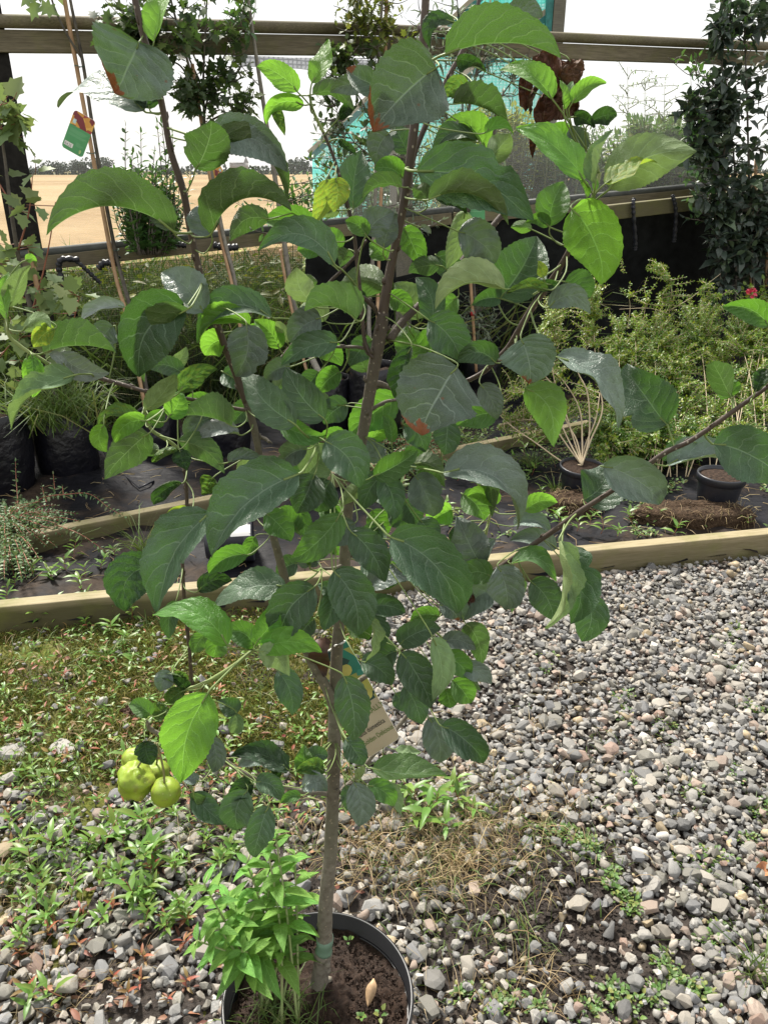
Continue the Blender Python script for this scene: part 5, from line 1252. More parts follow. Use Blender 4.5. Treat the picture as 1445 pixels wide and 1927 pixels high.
tag(grass('fence_foot_grass', 900, lambda r_: (lambda s: FA.lerp(FB, s) + FN * r_.uniform(.0, .12))(r_.uniform(-.05, .95)), .08, .28, .005, M_GRASS, 64), 'thin grass along the foot of the fence', 'grass')
r_ = random.Random(65); m = MB()
for i in range(2200):
    s, d = r_.uniform(-.1, .66), r_.uniform(.1, 1.6); p = FA.lerp(FB, s) - FN * d; p.z = r_.uniform(.05, .85)
    m.leaf(p, rdir(r_, -.4, .6), Vector((0, 0, 1)) + rdir(r_) * .7, r_.uniform(.05, .12), r_.uniform(.02, .045))
tag(m.build('verge_weeds', LF['weedy'], None, kind='stuff'), 'broad-leaved weeds among the grass beyond the dark netting', 'weeds')

# ---- tipped shrubs in round pots on the bed
def pot(px, top, base, wtop, label, tilt=0.0, group='round black pots on the bed'):
    g = G(px, base, .05); dep = (g - ORI).dot(Vector((0, CP, -SP))); r = wtop * .5 * dep / FPX
    h = (base - top) * dep / FPX * 1.0
    th = thing('plant_pot', label, 'pot', tuple(g), group)
    def ring(prof):
        vs, fs = [], []; N_ = 36
        for (rr_, z) in prof:
            for i in range(N_): a = 2 * math.pi * i / N_; vs.append(Vector((rr_ * r * math.cos(a), rr_ * r * math.sin(a), z * h)))
        for j in range(len(prof) - 1):
            for i in range(N_): i2 = (i + 1) % N_; fs.append((j * N_ + i, j * N_ + i2, (j + 1) * N_ + i2, (j + 1) * N_ + i))
        return mesh(vs, fs)
    for nm, prof, mt in (('body', [(0, 0), (.72, 0), (.78, .03), (.93, .80)], M_POT), ('rim', [(.92, .78), (1.0, .79), (1.02, .97), (1.0, 1.0), (.95, 1.0), (.93, .8)], M_POT), ('soil', [(.94, .9), (.5, .93), (0, .93)], M_PEAT)):
        o = link(nm, ring(prof), mt, th)
    th.rotation_euler = (tilt, tilt * .6, 0)
    return th, g, r, h
PA = pot(1089, 872, 922, 84, 'small black pot of pale bare stems, standing among weeds at mid right', .06)
PB = pot(1345, 886, 952, 86, 'larger black pot standing on a matted root ball at the right', .02)
sA = thing('potted_shrub', 'small-leaved shrub with bare straw-coloured stems fanning out of the smaller black pot', 'shrub', tuple(PA[1]))
rr = random.Random(71); st_ = []; top = PA[1] + Vector((0, 0, PA[3]))
for q in ([(1110, 830), (1133, 770), (1122, 700), (1116, 600), (1118, 520)], [(1108, 820), (1105, 740), (1085, 690), (1110, 640)], [(1060, 870), (1010, 835), (960, 800), (930, 770)], [(1070, 830), (1040, 770), (1000, 740), (965, 735)], [(1085, 830), (1060, 780), (1040, 700), (1042, 640)], [(1095, 830), (1090, 770), (1062, 720), (1030, 690)], [(1075, 850), (1035, 800), (985, 790), (940, 800)], [(1080, 830), (1050, 740), (1010, 680), (1035, 600)], [(1100, 840), (1120, 790), (1128, 740)]):
    Y0 = PA[1].y; st_.append([tuple(top)] + [tuple(D(a, b, Y0 + .12 * (i + 1))) for i, (a, b) in enumerate(q)])
ms = MB()
for P in st_:
    PP = [Vector(p) for p in catmull(P, 5)]; ms.tube(PP, [.0045 * (1 - .6 * i / len(PP)) for i in range(len(PP))], 6)
ms.build('stem', M_PSTEM, sA, kind='stuff')
roots = [Vector(p) for P in st_ for p in catmull(P, 4)[8:]]
sh_ = crown_shoots(rr, [(935, 700, 1060, 830), (1020, 560, 1080, 700), (1090, 520, 1135, 650), (960, 720, 1120, 800)], lambda x, y: PA[1].y + .45, 420, roots, .08, .2, -.2)
stems_and_leaves(sA, sh_, LF['lon'], .020, .011, .011, rr, M_PSTEM, .0016, start=.1, stem_name='twig')
sB = thing('spreading_shrub', 'big spreading yellow-green shrub of tiny leaves sprawling across the right of the bed', 'shrub', tuple(PB[1]))
top = PB[1] + Vector((0, 0, PB[3])); st_ = []
for i in range(34):
    px, py = rr.uniform(1120, 1500), rr.uniform(590, 830); Y = 3.45 + (880 - py) / 290 * 1.5 + rr.uniform(-.1, .1)
    e = D(px, py, Y); s = D(min(max(px + rr.uniform(-60, 60), 1150), 1460), 870, 3.5); s.z = .05
    st_.append([tuple(s), tuple(s.lerp(e, .5) + Vector((0, 0, .08))), tuple(e)])
for q in ([(1250, 640), (1262, 560), (1258, 520), (1235, 500)], [(1258, 585), (1300, 560), (1330, 535), (1355, 515)], [(1255, 590), (1220, 580), (1165, 582)], [(1300, 600), (1330, 575), (1372, 545)], [(1180, 620), (1185, 580), (1182, 555)], [(1205, 640), (1212, 590), (1215, 560)], [(1240, 640), (1245, 590), (1246, 555)], [(1180, 700), (1160, 650), (1150, 610)]):
    st_.append([tuple(D(a, b, 4.9)) for a, b in q])
ms = MB()
for P in st_:
    PP = [Vector(p) for p in catmull(P, 5)]; ms.tube(PP, [.0032 * (1 - .7 * i / len(PP)) for i in range(len(PP))], 5)
ms.build('stem', M_PSTEM, sB, kind='stuff')
roots = [Vector(p) for P in st_ for p in catmull(P, 4)[6:]]
YB = lambda x, y: 3.45 + (880 - y) / 290 * 1.4
sh_ = crown_shoots(rr, [(1120, 680, 1470, 830), (1150, 630, 1470, 720), (1240, 570, 1470, 660), (1300, 565, 1470, 640), (1150, 600, 1300, 700), (1190, 640, 1300, 760), (1120, 760, 1330, 860), (1290, 640, 1470, 830)], YB, 2300, roots, .08, .22, -.2)
stems_and_leaves(sB, sh_[:1750], LF['lon'], .027, .015, .010, rr, M_PSTEM, .0015, start=.05, stem_name='twig')
stems_and_leaves(sB, sh_[1750:], LF['lond'], .024, .013, .011, rr, M_PSTEM, .0015, start=.05, stem_name='twig')
sh_ = crown_shoots(rr, [(1160, 500, 1250, 600), (1290, 505, 1350, 560), (1225, 495, 1245, 520), (1240, 540, 1270, 640)], lambda x, y: 4.9, 60, roots, .08, .2, -.2)
stems_and_leaves(sB, sh_, LF['lon'], .024, .013, .013, rr, M_PSTEM, .0015, start=.05, stem_name='twig')
sh_ = crown_shoots(rr, [(1120, 780, 1320, 880), (1140, 800, 1300, 890)], lambda x, y: 3.75, 420, roots, .1, .2, -.2)
stems_and_leaves(sB, sh_, LF['lond'], .024, .013, .010, rr, M_STEM, .0015, start=.05, stem_name='twig')
# rose
sR = thing('rose_bush', 'yellow-leaved rose bush with a pink-red bloom at the right edge', 'shrub', tuple(G(1420, 640)))
sh_ = [[tuple(D(1430, 690, 5.0)), tuple(D(rr.uniform(1395, 1470), rr.uniform(600, 660), 5.0)), tuple(D(rr.uniform(1390, 1480), rr.uniform(525, 620), 5.0 + rr.uniform(-.15, .15)))] for i in range(30)]
stems_and_leaves(sR, sh_, LF['rose'], .055, .036, .04, rr, M_STEM, .004, start=.2)
m = MB(); c_ = D(1413, 552, 4.85)
for i in range(22):
    d = rdir(rr); m.leaf(c_ + d * .008, d, rdir(rr), .03, .026, .4)
m.build('bloom', simple('rose_petal', (.60, .05, .10), .5), sR)
m = MB(); c_ = D(1432, 583, 4.85)
for i in range(12): d = rdir(rr); m.leaf(c_ + d * .005, d, rdir(rr), .02, .018, .4)
m.build('bloom', simple('rose_petal_yellow', (.7, .5, .04), .5), sR)

# ---- root mats, lying pot, creepers
M_ROOT = simple('root_mat', (.058, .038, .024), .95, .6, 90, .15, 1.0, 120, .012)
def rootmat(cx, cy, w, d, h, label, seed):
    g = G(cx, cy, .02); th = thing('root_ball', label, 'root ball', tuple(g), 'bare matted root balls on the membrane')
    vs, fs = [], []; NU_, NV_ = 40, 16
    for j in range(NV_ + 1):
        for i in range(NU_):
            a = 2 * math.pi * i / NU_; ph = (j / NV_) * math.pi / 2; s = math.cos(ph) ** .45
            r1 = 1 + .10 * noise.noise(Vector((math.cos(a) * 3 + seed, math.sin(a) * 3, ph * 3))) + .05 * noise.noise(Vector((math.cos(a) * 11 + seed, math.sin(a) * 11, ph * 9)))
            vs.append(g + Vector((w * s * math.cos(a) * r1, d * s * math.sin(a) * r1, h * math.sin(ph) ** .6 * r1)))
    for j in range(NV_):
        for i in range(NU_): i2 = (i + 1) % NU_; fs.append((j * NU_ + i, j * NU_ + i2, (j + 1) * NU_ + i2, (j + 1) * NU_ + i))
    o = link('soil', mesh(vs, fs), M_ROOT); setparent(o, th)
    r_ = random.Random(seed); m = MB()
    for i in range(260):
        a = r_.uniform(0, 6.28); ph = r_.uniform(0, 1.3); s = math.cos(ph) ** .45
        p = g + Vector((w * s * math.cos(a), d * s * math.sin(a), h * math.sin(ph) ** .6)); q = rdir(r_)
        m.tube([p, p + q * .02 + Vector((0, 0, .004)), p + q * .045 - Vector((0, 0, .012))], [.0012, .001, .0006], 3, cap=False)
    m.build('roots', M_DRY, th, kind='stuff')
rootmat(1300, 985, .27, .10, .085, 'long matted brown root ball below the larger black pot', 3)
rootmat(1075, 958, .13, .09, .07, 'mossy root ball below the smaller black pot', 5)
g = G(455, 1052, .02); lp = thing('fallen_pot', 'black nursery pot lying on its side with a white sticker, behind the front board', 'pot', tuple(g))
dep = (g - ORI).dot(Vector((0, CP, -SP))); rP = 40 * dep / FPX
def lying(prof, mt, nm):
    vs, fs = [], []; N_ = 36
    for (r_, x) in prof:
        for i in range(N_): a = 2 * math.pi * i / N_; vs.append(Vector((x, r_ * math.cos(a), r_ * math.sin(a) + rP)))
    for j in range(len(prof) - 1):
        for i in range(N_): i2 = (i + 1) % N_; fs.append((j * N_ + i, j * N_ + i2, (j + 1) * N_ + i2, (j + 1) * N_ + i))
    return link(nm, mesh(vs, fs), mt, lp)
lying([(0, -.13), (rP * .75, -.13), (rP * .8, -.125), (rP * .95, .02)], M_POT, 'body'); lying([(rP * .94, .015), (rP * 1.02, .017), (rP * 1.03, .05), (rP * .97, .052), (rP * .9, -.10), (0, -.11)], M_POT, 'rim')
m = MB(); vs = []
for i in range(6):
    a = 2.05 - i * .11
    for x in (-.03, .045): vs.append(Vector((x, -rP * 1.02 * math.cos(a - .9), rP + rP * 1.02 * math.sin(a - .9) + .001)))
m.add(vs, [(2 * i, 2 * i + 1, 2 * i + 3, 2 * i + 2) for i in range(5)])
o = m.build('sticker', M_WHITE, None); o.parent = lp
lp.rotation_euler = (0, 0, R(8))
def creeper(label, boxes, n, base, z, leafm, L, W, seed, name='creeping_shrub', gap=.014, stem=None):
    r_ = random.Random(seed); b = G(*base, 0.03); th = thing(name, label, 'shrub', tuple(b)); st = []
    for i in range(n):
        x0, y0, x1, y1 = r_.choice(boxes); e = G(r_.uniform(x0, x1), r_.uniform(y0, y1), r_.uniform(.02, z)); s = e.lerp(b, min(1, r_.uniform(.15, .4) / max(.01, (e - b).length)))
        s.z = .03; st.append([tuple(s), tuple(s.lerp(e, .5) + Vector((0, 0, .05))), tuple(e)])
    stems_and_leaves(th, st, leafm, L, W, gap, r_, stem or M_RSTEM, .002, start=.05); return th
creeper('low grey-green creeping shrub on the membrane behind the apple trunk', [(720, 780, 880, 890), (700, 830, 840, 910), (640, 880, 760, 930)], 150, (790, 850), .10, LF['cot'], .026, .013, 81)
creeper('trailing cotoneaster with red stems at the left edge of the bed', [(-20, 950, 110, 1030), (-20, 930, 80, 1080), (20, 960, 150, 1010), (-20, 1000, 60, 1090)], 190, (20, 1010), .14, LF['cot'], .022, .013, 82)
ct = thing('creeper_sprig', 'long arching red-stemmed sprig reaching over the back board at the left', 'shrub', tuple(G(20, 990, .05)))
st_ = [[tuple(G(a, b, z)) for a, b, z in q] for q in (((30, 990, .05), (75, 940, .10), (130, 930, .14), (170, 930, .13), (205, 955, .12), (235, 972, .11)), ((36, 975, .05), (34, 940, .1), (31, 900, .16), (30, 868, .22)), ((88, 945, .1), (82, 925, .12), (80, 915, .14)), ((104, 935, .11), (103, 915, .14), (101, 893, .19)), ((120, 930, .12), (118, 915, .14)), ((40, 985, .06), (90, 985, .1), (140, 1000, .12), (175, 1020, .09), (200, 1040, .05)))]
stems_and_leaves(ct, st_, LF['cot'], .028, .013, .016, rr, M_RSTEM, .0022, start=.03)
# irrigation line
m = MB(); m.tube([G(170, 800, .12), G(205, 868, .05), G(262, 918, .035)], .003, 6); m.tube([G(262, 918, .035), G(290, 905, .035)], .005, 6)
tag(m.build('drip_line', M_STRAP, None), 'thin black drip line with a peg lying on the membrane at the left', 'hose')
# ================================================================== POT IN FRONT
pc = G(599, 1871, .25); RP = .148; PZ = .25
pt = thing('large_pot', 'big round black plastic pot holding the apple tree at the bottom of the picture', 'pot', (pc.x, pc.y, 0))
def lathe(prof, mt, nm, N_=72, parent=None, wob=0.0):
    vs, fs = [], []
    for (r_, z) in prof:
        for i in range(N_):
            a = 2 * math.pi * i / N_; w = 1 + wob * math.cos(2 * a + .5)
            vs.append(Vector((r_ * w * math.cos(a), r_ * w * math.sin(a), z)))
    for j in range(len(prof) - 1):
        for i in range(N_): i2 = (i + 1) % N_; fs.append((j * N_ + i, j * N_ + i2, (j + 1) * N_ + i2, (j + 1) * N_ + i))
    return link(nm, mesh(vs, fs), mt, parent)
M_BPOT = simple('black_pot', (.012, .012, .014), .36, .3, 9, .5, .15, 40)
lathe([(.110, .0), (.115, .004), (.140, .215)], M_BPOT, 'body', parent=pt, wob=.006)
lathe([(.138, .212), (RP - .002, .214), (RP, .245), (RP - .001, PZ), (RP - .0035, PZ + .0012), (RP - .006, PZ), (RP - .008, .205), (.10, .19)], M_BPOT, 'rim', parent=pt, wob=.006)
k = NT('potting_soil'); o = k.obj()
n1, n2 = k.noise(75, 6, o, .75), k.noise(12, 4, o)
c = k.mix(k.mr(n1, .3, .7), (.010, .006, .004), (.050, .028, .018)); c = k.mix(k.mr(k.voro(160, 'F1', o), .12, .05, 0, .5), c, (.22, .15, .09))
k.p(color=c, rough=k.mr(n2, .3, .7, .6, .95), spec=.3, normal=k.bump(n1, .006, 1.0)); M_PSOIL = k.m
vs, fs = [], []; NA, NRr = 150, 44
for j in range(NRr + 1):
    r_ = .139 * j / NRr
    for i in range(NA):
        a = 2 * math.pi * i / NA; x, y = r_ * math.cos(a), r_ * math.sin(a)
        vs.append(Vector((x, y, .212 + .012 * noise.noise(Vector((x * 18, y * 18, 3))) + .009 * noise.noise(Vector((x * 60, y * 60, 8))) + .006 * noise.noise(Vector((x * 150, y * 150, 1))) + .012 * math.exp(-((x - .0) ** 2 + (y - .03) ** 2) / .002))))
for j in range(NRr):
    for i in range(NA): i2 = (i + 1) % NA; fs.append((j * NA + i, j * NA + i2, (j + 1) * NA + i2, (j + 1) * NA + i))
link('soil', mesh(vs, fs), M_PSOIL, pt)
rr = random.Random(91); m = MB()
for i in range(2600):
    a, r_ = rr.uniform(0, 6.28), .132 * math.sqrt(rr.random()); p = Vector((pc.x + r_ * math.cos(a), pc.y + r_ * math.sin(a), .215 + .012 * noise.noise(Vector((r_ * math.cos(a) * 18, r_ * math.sin(a) * 18, 3)))))
    s = rr.uniform(.001, .0032) * (1 if rr.random() < .9 else 1.7); q = rdir(rr); u = q.orthogonal().normalized(); v = q.cross(u)
    m.add([p + q * s, p + u * s, p - u * s * .5 + v * s * .9, p - u * s * .5 - v * s * .9, p - q * s], [(0, 1, 2), (0, 2, 3), (0, 3, 1), (4, 2, 1), (4, 3, 2), (4, 1, 3)])
m.build('crumbs', M_PSOIL, pt, kind='stuff', smooth=False)

# ---- gravel: each stone a faceted or rounded pebble
k = NT('gravel_stone'); o = k.obj(); g_ = k.new('NewGeometry'); oi = k.new('ObjectInfo')
r2 = k.math('FRACT', k.math('ADD', g_.outputs['Random Per Island'], oi.outputs['Random']))
r3 = k.math('FRACT', k.math('MULTIPLY', r2, 17.3))
base = k.ramp(r2, [(0, (.11, .112, .115)), (.10, (.19, .19, .185)), (.28, (.25, .24, .22)), (.42, (.32, .29, .24)), (.55, (.21, .20, .165)), (.67, (.36, .32, .26)), (.76, (.34, .245, .185)), (.83, (.165, .17, .18)), (.91, (.48, .455, .41)), (.95, (.25, .145, .10)), (.972, (.38, .28, .14))], 'CONSTANT')
n1, n2 = k.noise(55, 5, o, .65), k.noise(260, 4, o, .6)
c = k.mix(k.mr(n1, .3, .7, 0, .6), base, k.mix(.5, base, (.16, .15, .13)))
c = k.mix(k.mr(n2, .4, .65, 0, .35), c, (.42, .40, .37))
vn = k.mr(k.math('ABSOLUTE', k.math('SUBTRACT', k.noise(22, 2, o, dist=1.0), .5)), .02, .005, 0, .35); c = k.mix(k.math('MULTIPLY', vn, k.math('GREATER_THAN', r3, .7)), c, (.6, .58, .55))
hv = k.new('HueSaturation'); k.set(hv.inputs['Color'], c); k.set(hv.inputs['Value'], k.mr(r3, 0, 1, .56, 1.02)); hv.inputs['Saturation'].default_value = .95
k.p(color=hv.outputs['Color'], rough=k.mr(r3, 0, 1, .5, .85), spec=.35, normal=k.bump(k.math('ADD', n2, n1), .0012, .5)); M_STONE = k.m

def stone_mesh(seed, npt):
    r_ = random.Random(seed); bm = bmesh.new(); ex = Vector((1, r_.uniform(.62, .95), r_.uniform(.36, .62))); pw = r_.choice((1.0, 1.0, .8, .55))
    for i in range(npt):
        d = rdir(r_); d = Vector([math.copysign(abs(q) ** pw, q) for q in d]); d *= r_.uniform(.88, 1.05) / max(.8, d.length ** .5)
        bm.verts.new((d.x * ex.x, d.y * ex.y, d.z * ex.z))
    res = bmesh.ops.convex_hull(bm, input=bm.verts)
    bmesh.ops.delete(bm, geom=[v for v in bm.verts if not v.link_faces], context='VERTS')
    me = bpy.data.meshes.new('stone'); 
    return bm, me
SHAPES = []                   # light shapes for the joined gravel
for i in range(26):
    bm, me = stone_mesh(i, 13 + (i % 3) * 4); bm.to_mesh(me); bm.free()
    V = np.zeros(len(me.vertices) * 3, np.float32); me.vertices.foreach_get('co', V); V = V.reshape(-1, 3)
    SHAPES.append((V, [tuple(p.vertices) for p in me.polygons])); bpy.data.meshes.remove(me)
BIG = []                      # rounder bevelled shapes for the stones that can be picked apart
for i in range(24):
    bm, me = stone_mesh(100 + i, 16 + (i % 4) * 5)
    try: bmesh.ops.bevel(bm, geom=list(bm.edges), offset=.07, segments=1, profile=.6, affect='EDGES', clamp_overlap=True)
    except Exception: pass
    bm.to_mesh(me); bm.free(); me.materials.append(M_STONE); me.polygons.foreach_set('use_smooth', [i % 4 == 0] * len(me.polygons)); BIG.append(me)

# mask over the yard: 1 where loose gravel lies
def pxof(x, y, z=0.0):
    v = Vector((x, y, z)) - ORI; d = v.dot(Vector((0, CP, -SP))); 
    return 722.5 + v.x / d * FPX, 963.5 - v.dot(Vector((0, SP, CP))) / d * FPX
MUD = G(1060, 1770); MUD2 = G(1010, 1665)
def gravel_density(x, y):
    p = Vector((x, y, 0))
    if (p - FBL).dot(fnr) > -.02: return 0
    if (p - Vector((pc.x, pc.y, 0))).length < .16: return 0
    n = noise.noise(Vector((x * 5, y * 5, 7))); n2 = noise.noise(Vector((x * 13, y * 13, 2)))
    d = 1.0
    # mossy patch on the left, between the board and the gravel (bounds in metres on the ground)
    edge = -.10 + .10 * n + (y - 1.7) * .06                         # right limit of moss, x
    if x < edge:
        lo = 1.36 + .12 * n + .06 * n2 
        if y > lo: d = .025 + .06 * max(0, n2) + max(0, .5 * (1 - (y - lo) / .25)) 
        else: d = .80 + .3 * n
    if x < -.05: d *= .62 + .5 * n2 + .3 * n
    else: d *= min(1, .92 + .5 * n)
    q_ = (p - Vector((.10, 1.22, 0))); d *= 1 - .62 * math.exp(-(q_.x / .22) ** 2 - (q_.y / .17) ** 2) * (1 + n2)
    m_ = min(((p - MUD).length / (.165 + .04 * n2)), ((p - MUD2).length / (.135 + .04 * n)))
    if m_ < 1: d *= .26 + .2 * max(0, n2)
    elif m_ < 1.7: d *= .6
    return d
gp = link('gravel_yard', None, None) if False else None
k = NT('gravel_bed_dirt'); o = k.obj()
n1, n2 = k.noise(70, 5, o, .7), k.noise(5, 4, o)
c = k.mix(k.mr(n1, .3, .7), (.012, .009, .007), (.050, .036, .027))
k.p(color=c, rough=k.mr(n2, .35, .65, .5, .9), spec=.4, normal=k.bump(n1, .01, 1.0)); M_DIRT = k.m
def dirt_z(x, y): return yard_z(x, y) + .005 + .007 * noise.noise(Vector((x * 38, y * 38, 4))) + .005 * noise.noise(Vector((x * 100, y * 100, 4)))
path = grid_sheet('gravel_path', -.62, 2.7, .3, 3.05, 480, 400, dirt_z, M_DIRT, 'structure',
                  lambda x, y: (Vector((x, y, 0)) - FBL).dot(fnr) < -.01 and gravel_density(x, y) > .05 + .1 * noise.noise(Vector((x * 9, y * 9, 0))))
rg = random.Random(17); cand = []
for layer in range(3):
    st = .0168
    y = .55
    while y < 3.02:
        x0, x1 = -.62 * y - .50, .62 * y + .85
        x = x0
        while x < x1:
            xx, yy = x + rg.uniform(-.6, .6) * st, y + rg.uniform(-.6, .6) * st
            d = gravel_density(xx, yy)
            if d > 0 and rg.random() < d * (.95, .75, .42)[layer]:
                s = rg.choice((.0055, .0072, .0085, .0098, .0112, .014)) * rg.uniform(.85, 1.25)
                if rg.random() < .045: s = rg.uniform(.018, .026)
                cand.append((xx, yy, .002 + layer * .0065 + rg.uniform(0, .004), s))
            x += st
        y += st
def vis(c): 
    px, py = pxof(c[0], c[1]); return -20 < px < 1465 and 900 < py < 1950
# the 300 that show largest become parts
def size_in_view(c):
    v = Vector((c[0], c[1], 0)) - ORI; return c[3] / v.dot(Vector((0, CP, -SP))) * (1 + c[2] * 40)
inview = sorted([i for i in range(len(cand)) if vis(cand[i]) and cand[i][1] > .87], key=lambda i: -size_in_view(cand[i]))[:300]
big = set(inview)
for i in inview:
    x, y, z, s = cand[i]
    o = bpy.data.objects.new('stone', BIG[rg.randrange(len(BIG))]); COL.objects.link(o)
    o.location = (x, y, yard_z(x, y) + z + s * .35); o.rotation_euler = (rg.gauss(0, .3), rg.gauss(0, .3), rg.uniform(0, 6.28))
    o.scale = (s * 1.05, s * rg.uniform(.85, 1.15), s * rg.uniform(.9, 1.3)); o.parent = path
av, af, nv = [], [], 0
for i, (x, y, z, s) in enumerate(cand):
    if i in big: continue
    V, Fc = SHAPES[rg.randrange(len(SHAPES))]
    e = Matrix.Rotation(rg.uniform(0, 6.28), 3, 'Z') @ Matrix.Rotation(rg.gauss(0, .35), 3, 'X') @ Matrix.Rotation(rg.gauss(0, .35), 3, 'Y')
    W_ = V @ np.array(e.transposed()) * np.array([s, s * rg.uniform(.85, 1.15), s * 1.05]) if False else (V * np.array([s, s, s * 1.1])) @ np.array(e).T
    av.append(W_ + np.array([x, y, yard_z(x, y) + z + s * .35])); af.append(np.array(Fc, np.int64) + nv); nv += len(V)
AV = np.concatenate(av).astype(np.float32); AF = np.concatenate(af).astype(np.int32)
me = bpy.data.meshes.new('gravel'); me.vertices.add(len(AV)); me.vertices.foreach_set('co', AV.ravel())
me.loops.add(AF.size); me.loops.foreach_set('vertex_index', AF.ravel()); me.polygons.add(len(AF)); me.polygons.foreach_set('loop_start', np.arange(0, AF.size, 3, dtype=np.int32)); me.update(calc_edges=True)
sm = np.zeros(len(AF), bool); acc = 0
for i, f in enumerate(af):
    sm[acc:acc + len(f)] = (i % 5) < 1; acc += len(f)
me.polygons.foreach_set('use_smooth', sm)
link('gravel', me, M_STONE, path, 'stuff')
print('gravel stones', len(cand), 'tris', len(AF))

cl_v, cl_f, nv = [], [], 0          # crumbs of earth on the bare patch and between the stones
for i in range(5200):
    if i < 3400:
        c0 = MUD if rg.random() < .6 else MUD2; x, y = rg.gauss(c0.x, .085), rg.gauss(c0.y, .075)
    else:
        q = G(rg.uniform(-20, 1460), rg.uniform(1440, 1925)); x, y = q.x, q.y
    if (Vector((x, y, 0)) - Vector((pc.x, pc.y, 0))).length < .16: continue
    s = rg.choice((.002, .0028, .0035, .005, .007)) * rg.uniform(.7, 1.2)
    V, Fc = SHAPES[rg.randrange(len(SHAPES))]; e = Matrix.Rotation(rg.uniform(0, 6.28), 3, 'Z') @ Matrix.Rotation(rg.uniform(-1, 1), 3, 'X')
    cl_v.append((V * s) @ np.array(e).T + np.array([x, y, dirt_z(x, y) + s * .2])); cl_f += [tuple(int(q) + nv for q in f) for f in Fc]; nv += len(V)
o = link('earth_crumbs', mesh(np.concatenate(cl_v), cl_f, False), M_DIRT, path, 'stuff')
def rock(px, py, wpx, label, seed, flat=.5, mat=None):
    g = G(px, py); dep = (g - ORI).dot(Vector((0, CP, -SP))); s = wpx * .5 * dep / FPX
    bm, me = stone_mesh(seed, 26); bmesh.ops.bevel(bm, geom=list(bm.edges), offset=.05, segments=1, affect='EDGES', clamp_overlap=True); bm.to_mesh(me); bm.free()
    o = link('rock', me, mat or M_STONE); o.location = g + Vector((0, 0, s * flat * .35)); o.scale = (s, s * .8, s * flat * 1.4); o.rotation_euler = (.1, .05, seed)
    return tag(o, label, 'stone', 'larger stones lying on the ground')
rock(122, 1412, 66, 'flat grey slate lying on the mossy ground at the left', 301, .3)
rock(24, 1424, 58, 'dark rounded stone at the left edge, beside the flat slate', 302, .7)
rock(80, 1545, 46, 'pale grey stone among weeds at the lower left', 303, .6)
rock(178, 1328, 18, 'small white stone on the moss', 304, .6, simple('white_stone', (.6, .6, .58), .6))
rock(240, 1838, 40, 'pale oval pebble in the lower left gravel, left of the big pot', 305, .8)
rock(1272, 1750, 34, 'smooth pale oval pebble right of the muddy patch', 306, .7, simple('pale_pebble', (.42, .39, .35), .6, .1))
rock(1172, 1790, 38, 'round striped pebble at the edge of the mud', 307, .7)
rock(1068, 1716, 34, 'orange-red brick chip lying in the mud', 308, .4, simple('brick_chip', (.36, .10, .045), .8))
rock(1354, 1800, 46, 'dark blue-grey pebble at the lower right', 309, .6, simple('blue_pebble', (.16, .17, .19), .6))

# ---- weeds on the ground
def weed_mesh(seed, L, pairs, W, red=0):
    r_ = random.Random(seed); ms = MB(); h = L * r_.uniform(.7, 1.1); lean = Vector((r_.gauss(0, .25), r_.gauss(0, .25), 1)) * h
    P = catmull([Vector((0, 0, 0)), lean * .5 + Vector((r_.gauss(0, .005), r_.gauss(0, .005), 0)), lean], 5); P = [Vector(p) for p in P]
    ms.cur = 1; ms.tube(P, [.0014 * (1 - .5 * i / len(P)) for i in range(len(P))], 5); ms.cur = 0
    for j in range(pairs):
        t = .2 + .8 * (j + .5) / pairs; p = P[min(len(P) - 1, int(t * (len(P) - 1)))]; a = j * 1.57 + r_.uniform(-.4, .4)
        for q in (0, math.pi):
            d = Vector((math.cos(a + q), math.sin(a + q), r_.uniform(.1, .8) + t * .4)); l = L * .62 * (1.15 - .45 * abs(t - .55)) * r_.uniform(.75, 1.15)
            ms.leaf(p, d, Vector((0, 0, 1)) + rdir(r_) * .2, l, W * l, r_.uniform(.05, .35), r_.uniform(.15, .45))
    return ms.mesh()
M_WH = bgleaf('willowherb_leaf', (.11, .215, .035), (.25, .50, .04), .34, .42, .3, (.15, .22, .04), .3)
M_WHR = bgleaf('reddish_weed_leaf', (.20, .13, .04), (.35, .2, .04), .3, .5, .45, (.26, .07, .04), .5)
M_RSTEM2 = M_RSTEM
wk = []
for i in range(8):
    me = weed_mesh(400 + i, .075, 3 + i % 3, .30); me.materials.append(M_WH); me.materials.append(M_RSTEM2); wk.append(me)
wred = []
for i in range(4):
    me = weed_mesh(450 + i, .055, 3, .30); me.materials.append(M_WHR); me.materials.append(M_RSTEM2); wred.append(me)
wr = random.Random(19)
def plant_at(px, py, meshes, sc, name, label, cat, group):
    g = G(px, py); o = bpy.data.objects.new(name, wr.choice(meshes)); COL.objects.link(o)
    o.location = (g.x, g.y, yard_z(g.x, g.y) + .006); s = sc * wr.uniform(.75, 1.3); o.scale = (s, s, s); o.rotation_euler = (wr.gauss(0, .12), wr.gauss(0, .12), wr.uniform(0, 6.28))
    return tag(o, label, cat, group)
def where(px, py):
    if py < 1090: return 'on the black membrane behind the front board'
    if py < 1210: return 'along the foot of the front board'
    if py < 1420: return 'on the mossy ground above the apples' if px > 200 else 'on the mossy ground at the left edge'
    if py < 1560: return 'among stones just left of the hanging apples' if px < 240 else 'in the gravel below the hanging apples'
    if py < 1720: return 'in the weedy gravel at the left edge' if px < 160 else 'in the weedy gravel left of the big willowherb clump'
    return 'in the bottom left corner of the gravel' if px < 210 else 'in the gravel just left of the big pot'
WL, WG = 'small green willowherb seedling growing between the stones at the left', 'willowherb seedlings on the left of the yard'
